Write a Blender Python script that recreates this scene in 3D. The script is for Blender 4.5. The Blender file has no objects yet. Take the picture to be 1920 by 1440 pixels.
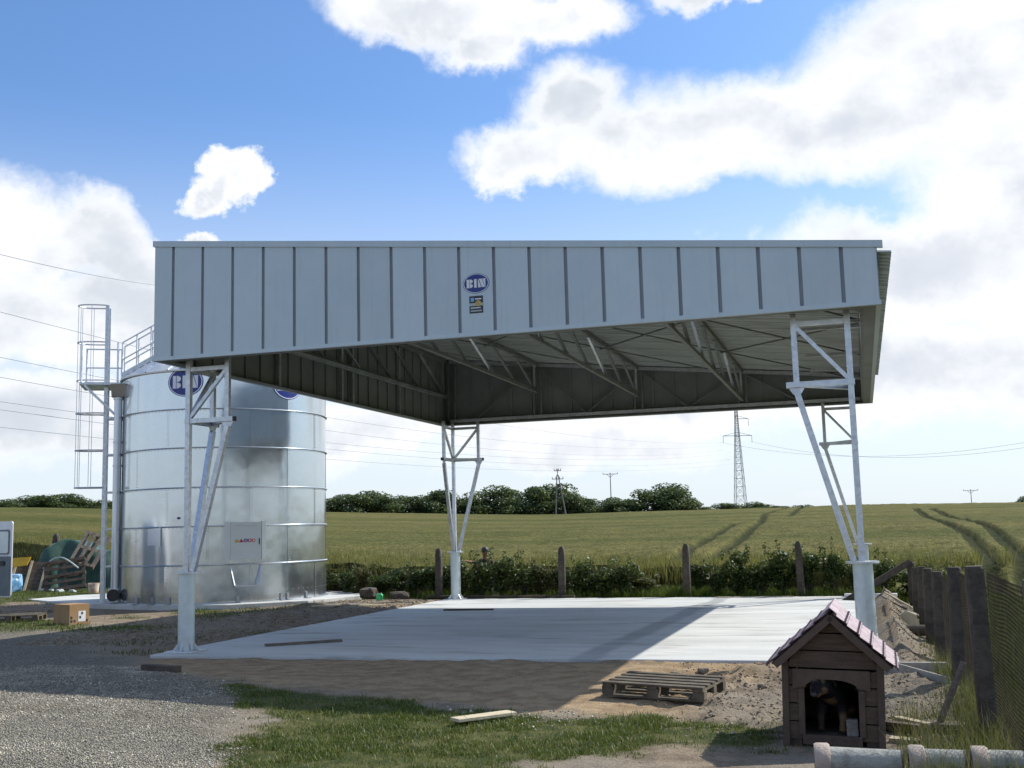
import bpy, bmesh, math, random
import numpy as np
from mathutils import Matrix, Vector, noise as mnoise

random.seed(7)
rng = np.random.default_rng(7)
sc = bpy.context.scene
col = sc.collection
rad = math.radians

# ------------------------------------------------------------------ camera
cam_d = bpy.data.cameras.new('camera')
cam = bpy.data.objects.new('camera', cam_d)
col.objects.link(cam)
sc.camera = cam
cam_d.sensor_width = 36.0
cam_d.lens = 36.0 * 2113.03 / 1920.0
cam_d.clip_start = 0.1
cam_d.clip_end = 4000
_R = Vector((0.95521449, 0.29482314, -0.02538873))
_U = Vector((0.06189981, -0.11517699, 0.99141448))
_F = Vector((-0.28936773, 0.94858504, 0.12826823))
m = Matrix.Identity(4)
for i in range(3):
    m[i][0] = _R[i]; m[i][1] = _U[i]; m[i][2] = -_F[i]
m.translation = (9.8745, -14.2023, 1.6457)
cam.matrix_world = m

# ------------------------------------------------------------------ light
SUNV = Vector((0.767, 0.735, 1.0)).normalized()      # towards the sun
SUN_EL = math.asin(SUNV.z)
SUN_AZ = math.atan2(SUNV.x, SUNV.y)
sun_d = bpy.data.lights.new('sun', 'SUN')
sun_d.energy = 5.0
sun_d.angle = rad(0.53)
sun_d.color = (1.0, 0.955, 0.88)
sun = bpy.data.objects.new('sun', sun_d)
col.objects.link(sun)
sun.rotation_euler = SUNV.to_track_quat('Z', 'Y').to_euler()
sun.location = (40, 40, 60)

vs = sc.view_settings
sc.display_settings.display_device = 'sRGB'
vs.view_transform = 'Standard'
vs.look = 'None'
vs.gamma = 1.0
vs.use_curve_mapping = False
vs.exposure = 0.2
sc.cycles.max_bounces = 6
sc.cycles.diffuse_bounces = 3
sc.cycles.glossy_bounces = 4
sc.cycles.transmission_bounces = 4
sc.cycles.transparent_max_bounces = 6
sc.cycles.caustics_reflective = False
sc.cycles.caustics_refractive = False
sc.cycles.use_denoising = True
sc.cycles.sample_clamp_indirect = 6.0


class NT:
    """small helper around a node tree"""
    def __init__(s, nt):
        s.nt = nt
        nt.nodes.clear()

    def n(s, t, **kw):
        nd = s.nt.nodes.new(t)
        for k, v in kw.items():
            setattr(nd, k, v)
        return nd

    def l(s, a, b):
        s.nt.links.new(a, b)

    def math(s, op, a, b=None, c=None, clamp=False):
        nd = s.n('ShaderNodeMath', operation=op, use_clamp=clamp)
        for i, v in enumerate((a, b, c)):
            if v is None:
                continue
            if isinstance(v, (int, float)):
                nd.inputs[i].default_value = v
            else:
                s.l(v, nd.inputs[i])
        return nd.outputs[0]

    def vmath(s, op, a, b=None):
        nd = s.n('ShaderNodeVectorMath', operation=op)
        for i, v in enumerate((a, b)):
            if v is None:
                continue
            if isinstance(v, (tuple, list)):
                nd.inputs[i].default_value = v
            else:
                s.l(v, nd.inputs[i])
        return nd

    def noise(s, vec, scale, detail=3, rough=0.55, dist=0.0):
        nd = s.n('ShaderNodeTexNoise')
        nd.inputs['Scale'].default_value = scale
        nd.inputs['Detail'].default_value = detail
        nd.inputs['Roughness'].default_value = rough
        nd.inputs['Distortion'].default_value = dist
        if vec is not None:
            s.l(vec, nd.inputs['Vector'])
        return nd

    def rng(s, v, a, b, c=0.0, d=1.0, smooth=True):
        nd = s.n('ShaderNodeMapRange')
        nd.interpolation_type = 'SMOOTHSTEP' if smooth else 'LINEAR'
        nd.inputs['From Min'].default_value = a
        nd.inputs['From Max'].default_value = b
        nd.inputs['To Min'].default_value = c
        nd.inputs['To Max'].default_value = d
        s.l(v, nd.inputs['Value'])
        return nd.outputs[0]

    def mix(s, f, a, b, bt='MIX'):
        nd = s.n('ShaderNodeMix', data_type='RGBA', blend_type=bt)
        for sock, v in ((nd.inputs['Factor'], f), (nd.inputs['A'], a), (nd.inputs['B'], b)):
            pass
        fi = nd.inputs[0]; ai = nd.inputs[6]; bi = nd.inputs[7]
        for sock, v in ((fi, f), (ai, a), (bi, b)):
            if isinstance(v, (int, float)):
                sock.default_value = v
            elif isinstance(v, (tuple, list)):
                sock.default_value = tuple(v) + ((1.0,) if len(v) == 3 else ())
            else:
                s.l(v, sock)
        return nd.outputs[2]

    def mapping(s, vec, scale=(1, 1, 1), rot=(0, 0, 0)):
        nd = s.n('ShaderNodeMapping')
        nd.inputs['Scale'].default_value = scale
        nd.inputs['Rotation'].default_value = rot
        s.l(vec, nd.inputs['Vector'])
        return nd.outputs[0]


# ------------------------------------------------------------------ sky
world = bpy.data.worlds.new('World')
sc.world = world
world.use_nodes = True
W_ = NT(world.node_tree)
out = W_.n('ShaderNodeOutputWorld')
bg = W_.n('ShaderNodeBackground')
bg.inputs['Strength'].default_value = 0.086
W_.l(bg.outputs[0], out.inputs['Surface'])
sky = W_.n('ShaderNodeTexSky')
sky.sky_type = 'NISHITA'
sky.sun_disc = False
sky.sun_elevation = SUN_EL
sky.sun_rotation = SUN_AZ
sky.air_density = 1.0
sky.dust_density = 1.2
sky.ozone_density = 1.6
tc = W_.n('ShaderNodeTexCoord')
D_ = W_.vmath('NORMALIZE', tc.outputs['Generated']).outputs[0]
sx = W_.n('ShaderNodeSeparateXYZ'); W_.l(D_, sx.inputs[0])
el = W_.math('ARCSINE', sx.outputs[2])
az = W_.math('ARCTAN2', sx.outputs[0], sx.outputs[1])
# warp of the angular coordinates, so that cloud edges billow
n1 = W_.noise(D_, 9.0, 6, 0.6)
n2 = W_.noise(D_, 34.0, 5, 0.62)
w1 = W_.vmath('SUBTRACT', n1.outputs['Color'], (0.5, 0.5, 0.5)).outputs[0]
w2 = W_.vmath('SUBTRACT', n2.outputs['Color'], (0.5, 0.5, 0.5)).outputs[0]
w1 = W_.vmath('MULTIPLY', w1, (0.10, 0.075, 0)).outputs[0]
w2 = W_.vmath('MULTIPLY', w2, (0.035, 0.03, 0)).outputs[0]
cb = W_.n('ShaderNodeCombineXYZ'); W_.l(az, cb.inputs[0]); W_.l(el, cb.inputs[1])
P_ = W_.vmath('ADD', W_.vmath('ADD', cb.outputs[0], w1).outputs[0], w2).outputs[0]
# clouds of the day: azimuth, elevation, half width, half height (degrees)
CLOUDS = [
    (-1.5, 19.4, 9.5, 2.7), (5.5, 21.0, 7.5, 4.2), (13.0, 21.5, 9.0, 5.5), (-8.5, 18.8, 6.0, 2.3), (-15.6, 18.9, 3.6, 1.7), (-13.6, 21.3, 2.8, 1.9), (-17.3, 18.0, 2.0, 1.3),
    (-20.5, 26.0, 6.0, 1.9), (-14.5, 25.6, 5.0, 1.3), (-18.3, 24.2, 2.0, 1.0), (-4.5, 26.4, 5.0, 1.2),
    (4.0, 12.0, 9.5, 3.6), (10.0, 14.0, 8.0, 6.0), (-2.5, 11.0, 6.0, 2.6), (2.0, 7.0, 12.0, 3.0), (14.0, 8.0, 10.0, 5.0),
    (-41.5, 14.3, 4.0, 2.6), (-37.5, 14.6, 3.4, 2.4), (-35.3, 13.3, 2.4, 1.6), (-44.5, 11.0, 7.0, 3.6), (-37.0, 10.5, 5.0, 3.2), (-41.0, 5.5, 9.0, 2.6),
    (-31.6, 18.2, 1.3, 1.1), (-30.8, 17.6, 1.2, 1.2), (-31.8, 17.0, 1.2, 1.2), (-32.4, 14.4, 1.1, 0.8),
    (-25.0, 5.2, 8.0, 1.6), (-14.0, 4.4, 8.0, 1.9), (-8.0, 6.5, 7.0, 2.2), (-20.0, 7.6, 6.0, 1.4),
    (-58.0, 17.0, 10, 4.0), (-66.0, 9.0, 12, 4.0), (28.0, 16.0, 10, 5.0), (36.0, 8.0, 12, 4.0),
]
field = None
for (a_, e_, ra, re) in CLOUDS:
    v = W_.vmath('SUBTRACT', P_, (rad(a_), rad(e_), 0)).outputs[0]
    v = W_.vmath('MULTIPLY', v, (1 / rad(ra), 1 / rad(re), 0)).outputs[0]
    ln = W_.vmath('LENGTH', v).outputs['Value']
    b_ = W_.math('SUBTRACT', 1.0, ln)
    if field is None:
        field = b_
    else:
        nd = W_.n('ShaderNodeMath', operation='SMOOTH_MAX')
        W_.l(field, nd.inputs[0]); W_.l(b_, nd.inputs[1]); nd.inputs[2].default_value = 0.18
        field = nd.outputs[0]
# the same broken cumulus over the rest of the dome
zc = W_.math('MAXIMUM', W_.math('ADD', sx.outputs[2], 0.12), 0.05)
pl = W_.n('ShaderNodeCombineXYZ')
W_.l(W_.math('DIVIDE', sx.outputs[0], zc), pl.inputs[0])
W_.l(W_.math('DIVIDE', sx.outputs[1], zc), pl.inputs[1])
ng = W_.noise(pl.outputs[0], 1.15, 7, 0.56)
gen = W_.math('MULTIPLY', W_.math('SUBTRACT', ng.outputs['Fac'], 0.56), 4.5)
vd = W_.vmath('SUBTRACT', cb.outputs[0], (rad(-17), rad(13), 0)).outputs[0]
vd = W_.vmath('MULTIPLY', vd, (1 / rad(46), 1 / rad(30), 0)).outputs[0]
outw = W_.rng(W_.vmath('LENGTH', vd).outputs['Value'], 0.75, 1.15)
gen = W_.math('SUBTRACT', W_.math('MULTIPLY', W_.math('ADD', gen, 1.0), outw), 1.0)
field = W_.math('MAXIMUM', field, gen)
n3 = W_.noise(D_, 70.0, 4, 0.6)
field = W_.math('ADD', field, W_.math('MULTIPLY', W_.math('SUBTRACT', n3.outputs['Fac'], 0.5), 0.22))
soft = W_.noise(D_, 4.2, 2, 0.5)
lo_ = W_.rng(soft.outputs['Fac'], 0.4, 0.66, -0.08, -0.55)
mr = W_.n('ShaderNodeMapRange'); mr.interpolation_type = 'SMOOTHSTEP'
W_.l(field, mr.inputs['Value']); W_.l(lo_, mr.inputs['From Min']); mr.inputs['From Max'].default_value = 0.34
dens = mr.outputs[0]
# thin veil near the horizon and towards the sun
veil_n = W_.noise(W_.mapping(D_, (1, 1, 3.5)), 5.0, 5, 0.6)
veil = W_.math('MULTIPLY', W_.rng(veil_n.outputs['Fac'], 0.42, 0.72), W_.rng(el, rad(11), rad(1)))
hor = W_.rng(el, rad(22), rad(2), 0.0, 0.8)
cov = W_.math('MAXIMUM', dens, W_.math('MAXIMUM', W_.math('MULTIPLY', veil, 0.9), hor))
# cloud body: white with soft grey hollows
n4 = W_.noise(W_.mapping(D_, (1, 1, 1.6)), 7.5, 5, 0.55)
grey = W_.math('MULTIPLY', W_.rng(n4.outputs['Fac'], 0.42, 0.66), W_.rng(field, 0.06, 0.5))
ccol = W_.mix(grey, (10.6, 10.8, 11.2), (7.3, 7.8, 8.5))
thick = W_.math('MULTIPLY', W_.rng(field, 0.38, 0.85), W_.rng(n1.outputs['Fac'], 0.36, 0.6))
ccol = W_.mix(W_.math('MULTIPLY', thick, 0.75), ccol, (6.9, 7.4, 8.3))
hcol = W_.mix(W_.rng(el, rad(-2), rad(12)), (9.0, 9.7, 10.4), (9.8, 10.3, 11.0))
ccol = W_.mix(W_.rng(dens, 0.0, 0.7), hcol, ccol)
skyc = W_.mix(1.0, sky.outputs[0], (1.1, 1.48, 1.92), 'MULTIPLY')
fin = W_.mix(cov, skyc, ccol)
W_.l(fin, bg.inputs['Color'])

# ------------------------------------------------------------------ mesh helpers
class MB:
    def __init__(s):
        s.v = []; s.f = []; s.uvsmooth = False

    def add(s, vs_, fs_):
        o = len(s.v)
        s.v.extend([tuple(p) for p in vs_])
        s.f.extend([tuple(i + o for i in f) for f in fs_])
        return s

    def box(s, a, b, M=None):
        (x0, y0, z0), (x1, y1, z1) = a, b
        p = [(x0, y0, z0), (x1, y0, z0), (x1, y1, z0), (x0, y1, z0), (x0, y0, z1), (x1, y0, z1), (x1, y1, z1), (x0, y1, z1)]
        if M is not None:
            p = [tuple(M @ Vector(q)) for q in p]
        return s.add(p, [(0, 3, 2, 1), (4, 5, 6, 7), (0, 1, 5, 4), (1, 2, 6, 5), (2, 3, 7, 6), (3, 0, 4, 7)])

    def beam(s, a, b, w, h=None, up=(0, 0, 1)):
        h = h or w
        a = Vector(a); b = Vector(b); d = (b - a).normalized(); u = Vector(up)
        if abs(d.dot(u)) > 0.98:
            u = Vector((0, 1, 0))
        r = d.cross(u).normalized(); u = r.cross(d).normalized()
        p = []
        for c in (a, b):
            for i, j in ((-1, -1), (1, -1), (1, 1), (-1, 1)):
                p.append(tuple(c + r * (i * w / 2) + u * (j * h / 2)))
        return s.add(p, [(3, 2, 1, 0), (4, 5, 6, 7), (0, 1, 5, 4), (1, 2, 6, 5), (2, 3, 7, 6), (3, 0, 4, 7)])

    def cyl(s, a, b, r1, r2=None, n=12, caps=True):
        r2 = r1 if r2 is None else r2
        a = Vector(a); b = Vector(b); d = (b - a).normalized()
        u = Vector((0, 0, 1)) if abs(d.z) < 0.95 else Vector((1, 0, 0))
        x = d.cross(u).normalized(); y = d.cross(x)
        p = []
        for c, r in ((a, r1), (b, r2)):
            for i in range(n):
                t = 2 * math.pi * i / n
                p.append(tuple(c + x * (r * math.cos(t)) + y * (r * math.sin(t))))
        f = [(i, (i + 1) % n, n + (i + 1) % n, n + i) for i in range(n)]
        if caps:
            f += [tuple(range(n - 1, -1, -1)), tuple(range(n, 2 * n))]
        return s.add(p, f)

    def path(s, pts, r, n=6, closed=False):
        pts = [Vector(p) for p in pts]
        k = len(pts); P = []
        for i, p in enumerate(pts):
            q0 = pts[i - 1] if (i or closed) else pts[0]
            q1 = pts[(i + 1) % k] if (i < k - 1 or closed) else pts[-1]
            d = (q1 - q0).normalized()
            u = Vector((0, 0, 1)) if abs(d.z) < 0.9 else Vector((0.6, 0.8, 0))
            x = d.cross(u).normalized(); y = d.cross(x)
            rr = r[i] if isinstance(r, (list, tuple)) else r
            for j in range(n):
                t = 2 * math.pi * j / n
                P.append(tuple(p + x * (rr * math.cos(t)) + y * (rr * math.sin(t))))
        F = []
        for i in range(k if closed else k - 1):
            a = i * n; b = ((i + 1) % k) * n
            for j in range(n):
                F.append((a + j, a + (j + 1) % n, b + (j + 1) % n, b + j))
        if not closed:
            F += [tuple(range(n - 1, -1, -1)), tuple(range((k - 1) * n, k * n))]
        return s.add(P, F)

    def lathe(s, prof, n=24, c=(0, 0, 0), axis='z'):
        P = []
        for (r, z) in prof:
            for i in range(n):
                t = 2 * math.pi * i / n
                q = (r * math.cos(t), r * math.sin(t), z)
                if axis == 'x':
                    q = (q[2], q[0], q[1])
                P.append((q[0] + c[0], q[1] + c[1], q[2] + c[2]))
        F = []
        for k in range(len(prof) - 1):
            for i in range(n):
                F.append((k * n + i, k * n + (i + 1) % n, (k + 1) * n + (i + 1) % n, (k + 1) * n + i))
        return s.add(P, F)

    def prism(s, poly, fn, t0, t1):
        """poly in 2d, fn(u, v, t) -> 3d"""
        n = len(poly)
        p = [fn(u, v, t0) for u, v in poly] + [fn(u, v, t1) for u, v in poly]
        f = [tuple(range(n - 1, -1, -1)), tuple(range(n, 2 * n))]
        f += [(i, (i + 1) % n, n + (i + 1) % n, n + i) for i in range(n)]
        return s.add(p, f)

    def mesh(s, name, mat=None, smooth=False):
        me = bpy.data.meshes.new(name)
        me.from_pydata([tuple(map(float, p)) for p in s.v], [], s.f)
        bm = bmesh.new(); bm.from_mesh(me)
        bmesh.ops.recalc_face_normals(bm, faces=bm.faces)
        bm.to_mesh(me); bm.free()
        if smooth:
            me.polygons.foreach_set('use_smooth', [True] * len(me.polygons))
            if smooth != 'all':
                try:
                    me.set_sharp_from_angle(angle=rad(40))
                except Exception:
                    pass
        if mat:
            me.materials.append(mat)
        me.update()
        return me

    def build(s, name, mat, parent=None, smooth=False, bevel=0):
        o = bpy.data.objects.new(name, s.mesh(name, mat, smooth))
        col.objects.link(o)
        if parent is not None:
            o.parent = parent
        if bevel:
            b = o.modifiers.new('bevel', 'BEVEL'); b.width = bevel; b.segments = 2; b.limit_method = 'ANGLE'
        return o


def np_mesh(name, V, F, mat=None, smooth=False):
    """V (n,3) F (m,k) numpy arrays -> mesh, fast"""
    V = np.asarray(V, np.float32); F = np.asarray(F, np.int32)
    me = bpy.data.meshes.new(name)
    k = F.shape[1]
    me.vertices.add(len(V)); me.vertices.foreach_set('co', V.ravel())
    me.loops.add(F.size); me.loops.foreach_set('vertex_index', F.ravel())
    me.polygons.add(len(F))
    me.polygons.foreach_set('loop_start', np.arange(0, F.size, k, dtype=np.int32))
    me.polygons.foreach_set('loop_total', np.full(len(F), k, np.int32))
    if smooth:
        me.polygons.foreach_set('use_smooth', np.ones(len(F), bool))
    if mat:
        me.materials.append(mat)
    me.update(calc_edges=True)
    me.validate()
    return me


def link(name, me, parent=None, loc=None, rot=None):
    o = bpy.data.objects.new(name, me)
    col.objects.link(o)
    if parent is not None:
        o.parent = parent
    if loc is not None:
        o.location = loc
    if rot is not None:
        o.rotation_euler = rot
    return o


def tag(o, label=None, cat=None, group=None, kind=None):
    if label: o['label'] = label
    if cat: o['category'] = cat
    if group: o['group'] = group
    if kind: o['kind'] = kind
    return o


def thing(name, label, cat, loc=(0, 0, 0), rz=0.0, group=None, rot=None):
    o = bpy.data.objects.new(name, None)
    col.objects.link(o)
    o.empty_display_size = 0.2
    o.location = loc
    o.rotation_euler = rot if rot is not None else (0, 0, rz)
    return tag(o, label, cat, group)


def copy_tree(o, parent=None):
    c = o.copy(); col.objects.link(c)
    if parent is not None:
        c.parent = parent
    for ch in list(o.children):
        copy_tree(ch, c)
    return c


def sm(x, a, b):
    t = np.clip((np.asarray(x, float) - a) / (b - a), 0, 1)
    return t * t * (3 - 2 * t)


def vnoise(x, y, s=1.0, seed=0):
    """cheap value noise, vectorised"""
    x = np.asarray(x, float) * s + seed * 17.13; y = np.asarray(y, float) * s - seed * 9.71
    xi = np.floor(x).astype(np.int64); yi = np.floor(y).astype(np.int64)
    fx = x - xi; fy = y - yi
    fx = fx * fx * (3 - 2 * fx); fy = fy * fy * (3 - 2 * fy)
    def h(a, b):
        n = (a * 374761393 + b * 668265263 + seed * 1442695041) & 0xffffffff
        n = ((n ^ (n >> 13)) * 1274126177) & 0xffffffff
        return ((n ^ (n >> 16)) & 0xffff) / 65535.0
    return (h(xi, yi) * (1 - fx) + h(xi + 1, yi) * fx) * (1 - fy) + (h(xi, yi + 1) * (1 - fx) + h(xi + 1, yi + 1) * fx) * fy


def fbm(x, y, s=1.0, seed=0, o=4):
    r = 0; a = 0.5
    for k in range(o):
        r = r + a * vnoise(x, y, s * 2 ** k, seed + k); a *= 0.5
    return r / (1 - 0.5 ** o)


# ------------------------------------------------------------------ materials
def pmat(name, c1, c2=None, scale=6.0, rough=0.6, metal=0.0, bump=0.0, bscale=None, stretch=(1, 1, 1), spec=0.5, detail=5, rvar=0.0, lo=0.35, hi=0.68, island=0.0, coord='Object'):
    mt = bpy.data.materials.new(name); mt.use_nodes = True
    N = NT(mt.node_tree)
    o = N.n('ShaderNodeOutputMaterial'); b = N.n('ShaderNodeBsdfPrincipled')
    N.l(b.outputs[0], o.inputs[0])
    t = N.n('ShaderNodeTexCoord')
    vec = N.mapping(t.outputs[coord], stretch)
    nz = N.noise(vec, scale, detail, 0.6)
    f = N.rng(nz.outputs['Fac'], lo, hi)
    c = N.mix(f, c1, c2 if c2 else c1)
    if island:
        g = N.n('ShaderNodeNewGeometry')
        k = N.rng(g.outputs['Random Per Island'], 0, 1, 1 - island, 1 + island, smooth=False)
        cc = N.n('ShaderNodeCombineColor')
        for i in range(3): N.l(k, cc.inputs[i])
        c = N.mix(1.0, c, cc.outputs[0], 'MULTIPLY')
    N.l(c, b.inputs['Base Color'])
    b.inputs['Metallic'].default_value = metal
    b.inputs['Specular IOR Level'].default_value = spec
    if rvar:
        N.l(N.rng(nz.outputs['Fac'], 0.3, 0.7, rough - rvar, rough + rvar), b.inputs['Roughness'])
    else:
        b.inputs['Roughness'].default_value = rough
    if bump:
        bn = N.noise(vec, bscale or scale * 4, 4, 0.6)
        bp = N.n('ShaderNodeBump'); bp.inputs['Strength'].default_value = bump; bp.inputs['Distance'].default_value = 0.02
        N.l(bn.outputs['Fac'], bp.inputs['Height']); N.l(bp.outputs[0], b.inputs['Normal'])
    mt['N'] = 0
    return mt


def galv(name, base=(0.62, 0.65, 0.68), rough=0.34, spang=28.0, wave=0.02, amt=1.0):
    mt = bpy.data.materials.new(name); mt.use_nodes = True
    N = NT(mt.node_tree)
    o = N.n('ShaderNodeOutputMaterial'); b = N.n('ShaderNodeBsdfPrincipled')
    N.l(b.outputs[0], o.inputs[0])
    t = N.n('ShaderNodeTexCoord')
    vo = N.n('ShaderNodeTexVoronoi'); vo.inputs['Scale'].default_value = spang
    N.l(t.outputs['Object'], vo.inputs['Vector'])
    sp = N.n('ShaderNodeSeparateColor'); N.l(vo.outputs['Color'], sp.inputs[0])
    nz = N.noise(t.outputs['Object'], 2.2, 5, 0.65)
    k = N.math('ADD', N.rng(sp.outputs[0], 0, 1, 1 - .14 * amt, 1 + .05 * amt, smooth=False), N.rng(nz.outputs['Fac'], 0.3, 0.7, -0.1 * amt, 0.1 * amt))
    cc = N.n('ShaderNodeCombineColor')
    for i in range(3): N.l(k, cc.inputs[i])
    N.l(N.mix(1.0, base, cc.outputs[0], 'MULTIPLY'), b.inputs['Base Color'])
    b.inputs['Metallic'].default_value = 0.92
    r1 = N.rng(sp.outputs[1], 0, 1, rough - 0.05 * amt, rough + 0.07 * amt, smooth=False)
    N.l(N.math('ADD', r1, N.rng(nz.outputs['Fac'], 0.35, 0.7, -0.04 * amt, 0.08 * amt)), b.inputs['Roughness'])
    bn = N.noise(t.outputs['Object'], 1.3, 2, 0.5)
    bp = N.n('ShaderNodeBump'); bp.inputs['Strength'].default_value = 0.35; bp.inputs['Distance'].default_value = wave
    N.l(bn.outputs['Fac'], bp.inputs['Height']); N.l(bp.outputs[0], b.inputs['Normal'])
    return mt


def leafmat(name, c1, c2, trans=0.25, scale=1.2, island=0.35):
    mt = bpy.data.materials.new(name); mt.use_nodes = True
    N = NT(mt.node_tree)
    o = N.n('ShaderNodeOutputMaterial')
    g = N.n('ShaderNodeNewGeometry')
    nz = N.noise(g.outputs['Position'], scale, 3, 0.6)
    f = N.math('ADD', N.rng(nz.outputs['Fac'], 0.3, 0.7, 0, 0.6), N.rng(g.outputs['Random Per Island'], 0, 1, 0, 0.4, smooth=False))
    c = N.mix(f, c1, c2)
    k = N.rng(g.outputs['Random Per Island'], 0, 1, 1 - island, 1 + island, smooth=False)
    cc = N.n('ShaderNodeCombineColor')
    for i in range(3): N.l(k, cc.inputs[i])
    c = N.mix(1.0, c, cc.outputs[0], 'MULTIPLY')
    b = N.n('ShaderNodeBsdfPrincipled'); b.inputs['Roughness'].default_value = 0.5; b.inputs['Specular IOR Level'].default_value = 0.35
    N.l(c, b.inputs['Base Color'])
    tr = N.n('ShaderNodeBsdfTranslucent'); N.l(N.mix(0.5, c, (0.16, 0.2, 0.02)), tr.inputs['Color'])
    mx = N.n('ShaderNodeMixShader'); mx.inputs[0].default_value = trans
    N.l(b.outputs[0], mx.inputs[1]); N.l(tr.outputs[0], mx.inputs[2]); N.l(mx.outputs[0], o.inputs[0])
    return mt


M = {}
def sheet(name, c1, c2):
    mt = bpy.data.materials.new(name); mt.use_nodes = True
    N = NT(mt.node_tree)
    o = N.n('ShaderNodeOutputMaterial'); b = N.n('ShaderNodeBsdfPrincipled'); N.l(b.outputs[0], o.inputs[0])
    t = N.n('ShaderNodeTexCoord'); V = t.outputs['Object']
    inf = N.n('ShaderNodeObjectInfo')
    run = N.noise(N.mapping(V, (16, 16, 0.8)), 1.0, 4, 0.6); cloud = N.noise(V, 1.3, 4, 0.6)
    c = N.mix(N.rng(cloud.outputs['Fac'], 0.35, 0.65), c1, c2)
    k = N.math('ADD', N.rng(inf.outputs['Random'], 0, 1, 0.95, 1.04, smooth=False), N.rng(run.outputs['Fac'], 0.5, 0.8, 0.0, -0.09))
    cc = N.n('ShaderNodeCombineColor')
    for i in range(3): N.l(k, cc.inputs[i])
    N.l(N.mix(1.0, c, cc.outputs[0], 'MULTIPLY'), b.inputs['Base Color'])
    b.inputs['Metallic'].default_value = 0.15
    N.l(N.rng(cloud.outputs['Fac'], 0.3, 0.7, 0.38, 0.52), b.inputs['Roughness'])
    bn = N.noise(N.mapping(V, (3, 3, 1)), 1.0, 3, 0.5)
    bp = N.n('ShaderNodeBump'); bp.inputs['Strength'].default_value = 0.3; bp.inputs['Distance'].default_value = 0.012
    N.l(bn.outputs['Fac'], bp.inputs['Height']); N.l(bp.outputs[0], b.inputs['Normal'])
    return mt
M['fascia'] = sheet('painted_silver_sheet', (0.485, 0.555, 0.575), (0.535, 0.605, 0.625))
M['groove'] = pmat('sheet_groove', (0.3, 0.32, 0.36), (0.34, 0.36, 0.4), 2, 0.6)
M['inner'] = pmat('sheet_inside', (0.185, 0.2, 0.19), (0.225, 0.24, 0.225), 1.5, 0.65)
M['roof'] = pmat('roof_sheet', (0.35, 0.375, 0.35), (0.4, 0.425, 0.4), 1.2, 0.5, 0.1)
M['galv'] = galv('galvanised_tube', (0.62, 0.65, 0.67), 0.42, 22.0, 0.004)
M['silo'] = galv('silo_sheet', (0.55, 0.595, 0.62), 0.16, 60.0, 0.02, 0.3)
M['silo_dull'] = galv('silo_flange', (0.58, 0.61, 0.64), 0.34, 60.0, 0.004, 0.3)
M['tube'] = pmat('galvanised_post', (0.52, 0.6, 0.62), (0.62, 0.68, 0.7), 9, 0.38, 0.7, 0.1, 40, rvar=0.08)
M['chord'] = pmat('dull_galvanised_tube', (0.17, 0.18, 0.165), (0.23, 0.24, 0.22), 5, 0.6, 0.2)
M['black'] = pmat('black_plastic', (0.015, 0.015, 0.017), (0.03, 0.03, 0.03), 8, 0.5)
M['blue'] = pmat('logo_blue', (0.012, 0.03, 0.2), (0.014, 0.034, 0.22), 5, 0.35)
M['white'] = pmat('white_paint', (0.78, 0.79, 0.8), (0.72, 0.73, 0.75), 4, 0.35)
M['yellow'] = pmat('yellow_panel', (0.75, 0.42, 0.02), (0.62, 0.34, 0.02), 4, 0.5)
M['red'] = pmat('red_print', (0.55, 0.03, 0.05), None, 4, 0.5)
M['gold'] = pmat('gold_print', (0.55, 0.4, 0.14), (0.45, 0.32, 0.1), 30, 0.5)
M['darkprint'] = pmat('dark_print', (0.03, 0.035, 0.04), (0.05, 0.055, 0.06), 20, 0.5)
M['paleprint'] = pmat('pale_print', (0.4, 0.46, 0.42), None, 20, 0.5)
M['skyprint'] = pmat('sky_print', (0.2, 0.42, 0.7), None, 20, 0.5)
M['wood'] = pmat('grey_wood', (0.13, 0.105, 0.08), (0.22, 0.18, 0.14), 5, 0.85, 0, 0.5, 30, (1, 1, 6), island=0.2)
M['wood_grey'] = pmat('bleached_wood', (0.27, 0.25, 0.21), (0.4, 0.37, 0.31), 5, 0.85, 0, 0.4, 30)
M['wood_mid'] = pmat('old_pallet_wood', (0.075, 0.062, 0.042), (0.14, 0.115, 0.08), 5, 0.88, 0, 0.5, 30, island=0.2)
M['wood_dark'] = pmat('dark_wood', (0.07, 0.052, 0.038), (0.12, 0.09, 0.065), 5, 0.85, 0, 0.5, 30, island=0.25)
M['wood_pale'] = pmat('pale_wood', (0.5, 0.42, 0.28), (0.62, 0.54, 0.38), 5, 0.8, 0, 0.3, 30, island=0.12)
M['wood_red'] = pmat('stained_board', (0.072, 0.046, 0.03), (0.12, 0.078, 0.05), 4, 0.75, 0, 0.5, 24, (1, 1, 8), island=0.18)
M['wood_post'] = pmat('stained_trim', (0.075, 0.048, 0.033), (0.11, 0.072, 0.05), 4, 0.75, 0, 0.5, 24, island=0.15)
M['shingle'] = pmat('mauve_tile', (0.27, 0.195, 0.21), (0.42, 0.335, 0.35), 14, 0.72, 0, 0.15, 40, island=0.16)
M['shingle_dark'] = pmat('tile_edge', (0.11, 0.07, 0.09), None, 9, 0.5)
M['conc_post'] = pmat('old_concrete', (0.06, 0.05, 0.04), (0.115, 0.095, 0.075), 7, 0.92, 0, 0.7, 40)
M['conc_pipe'] = pmat('pipe_concrete', (0.34, 0.34, 0.3), (0.18, 0.18, 0.155), 9, 0.9, 0, 0.6, 40, lo=0.4, hi=0.72)
M['conc_rim'] = pmat('rim_concrete', (0.45, 0.36, 0.29), (0.33, 0.28, 0.24), 9, 0.85, 0, 0.5, 40)
M['rust'] = pmat('rusty_wire', (0.022, 0.019, 0.014), (0.045, 0.036, 0.026), 6, 0.9, 0.0, spec=0.04)
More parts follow.
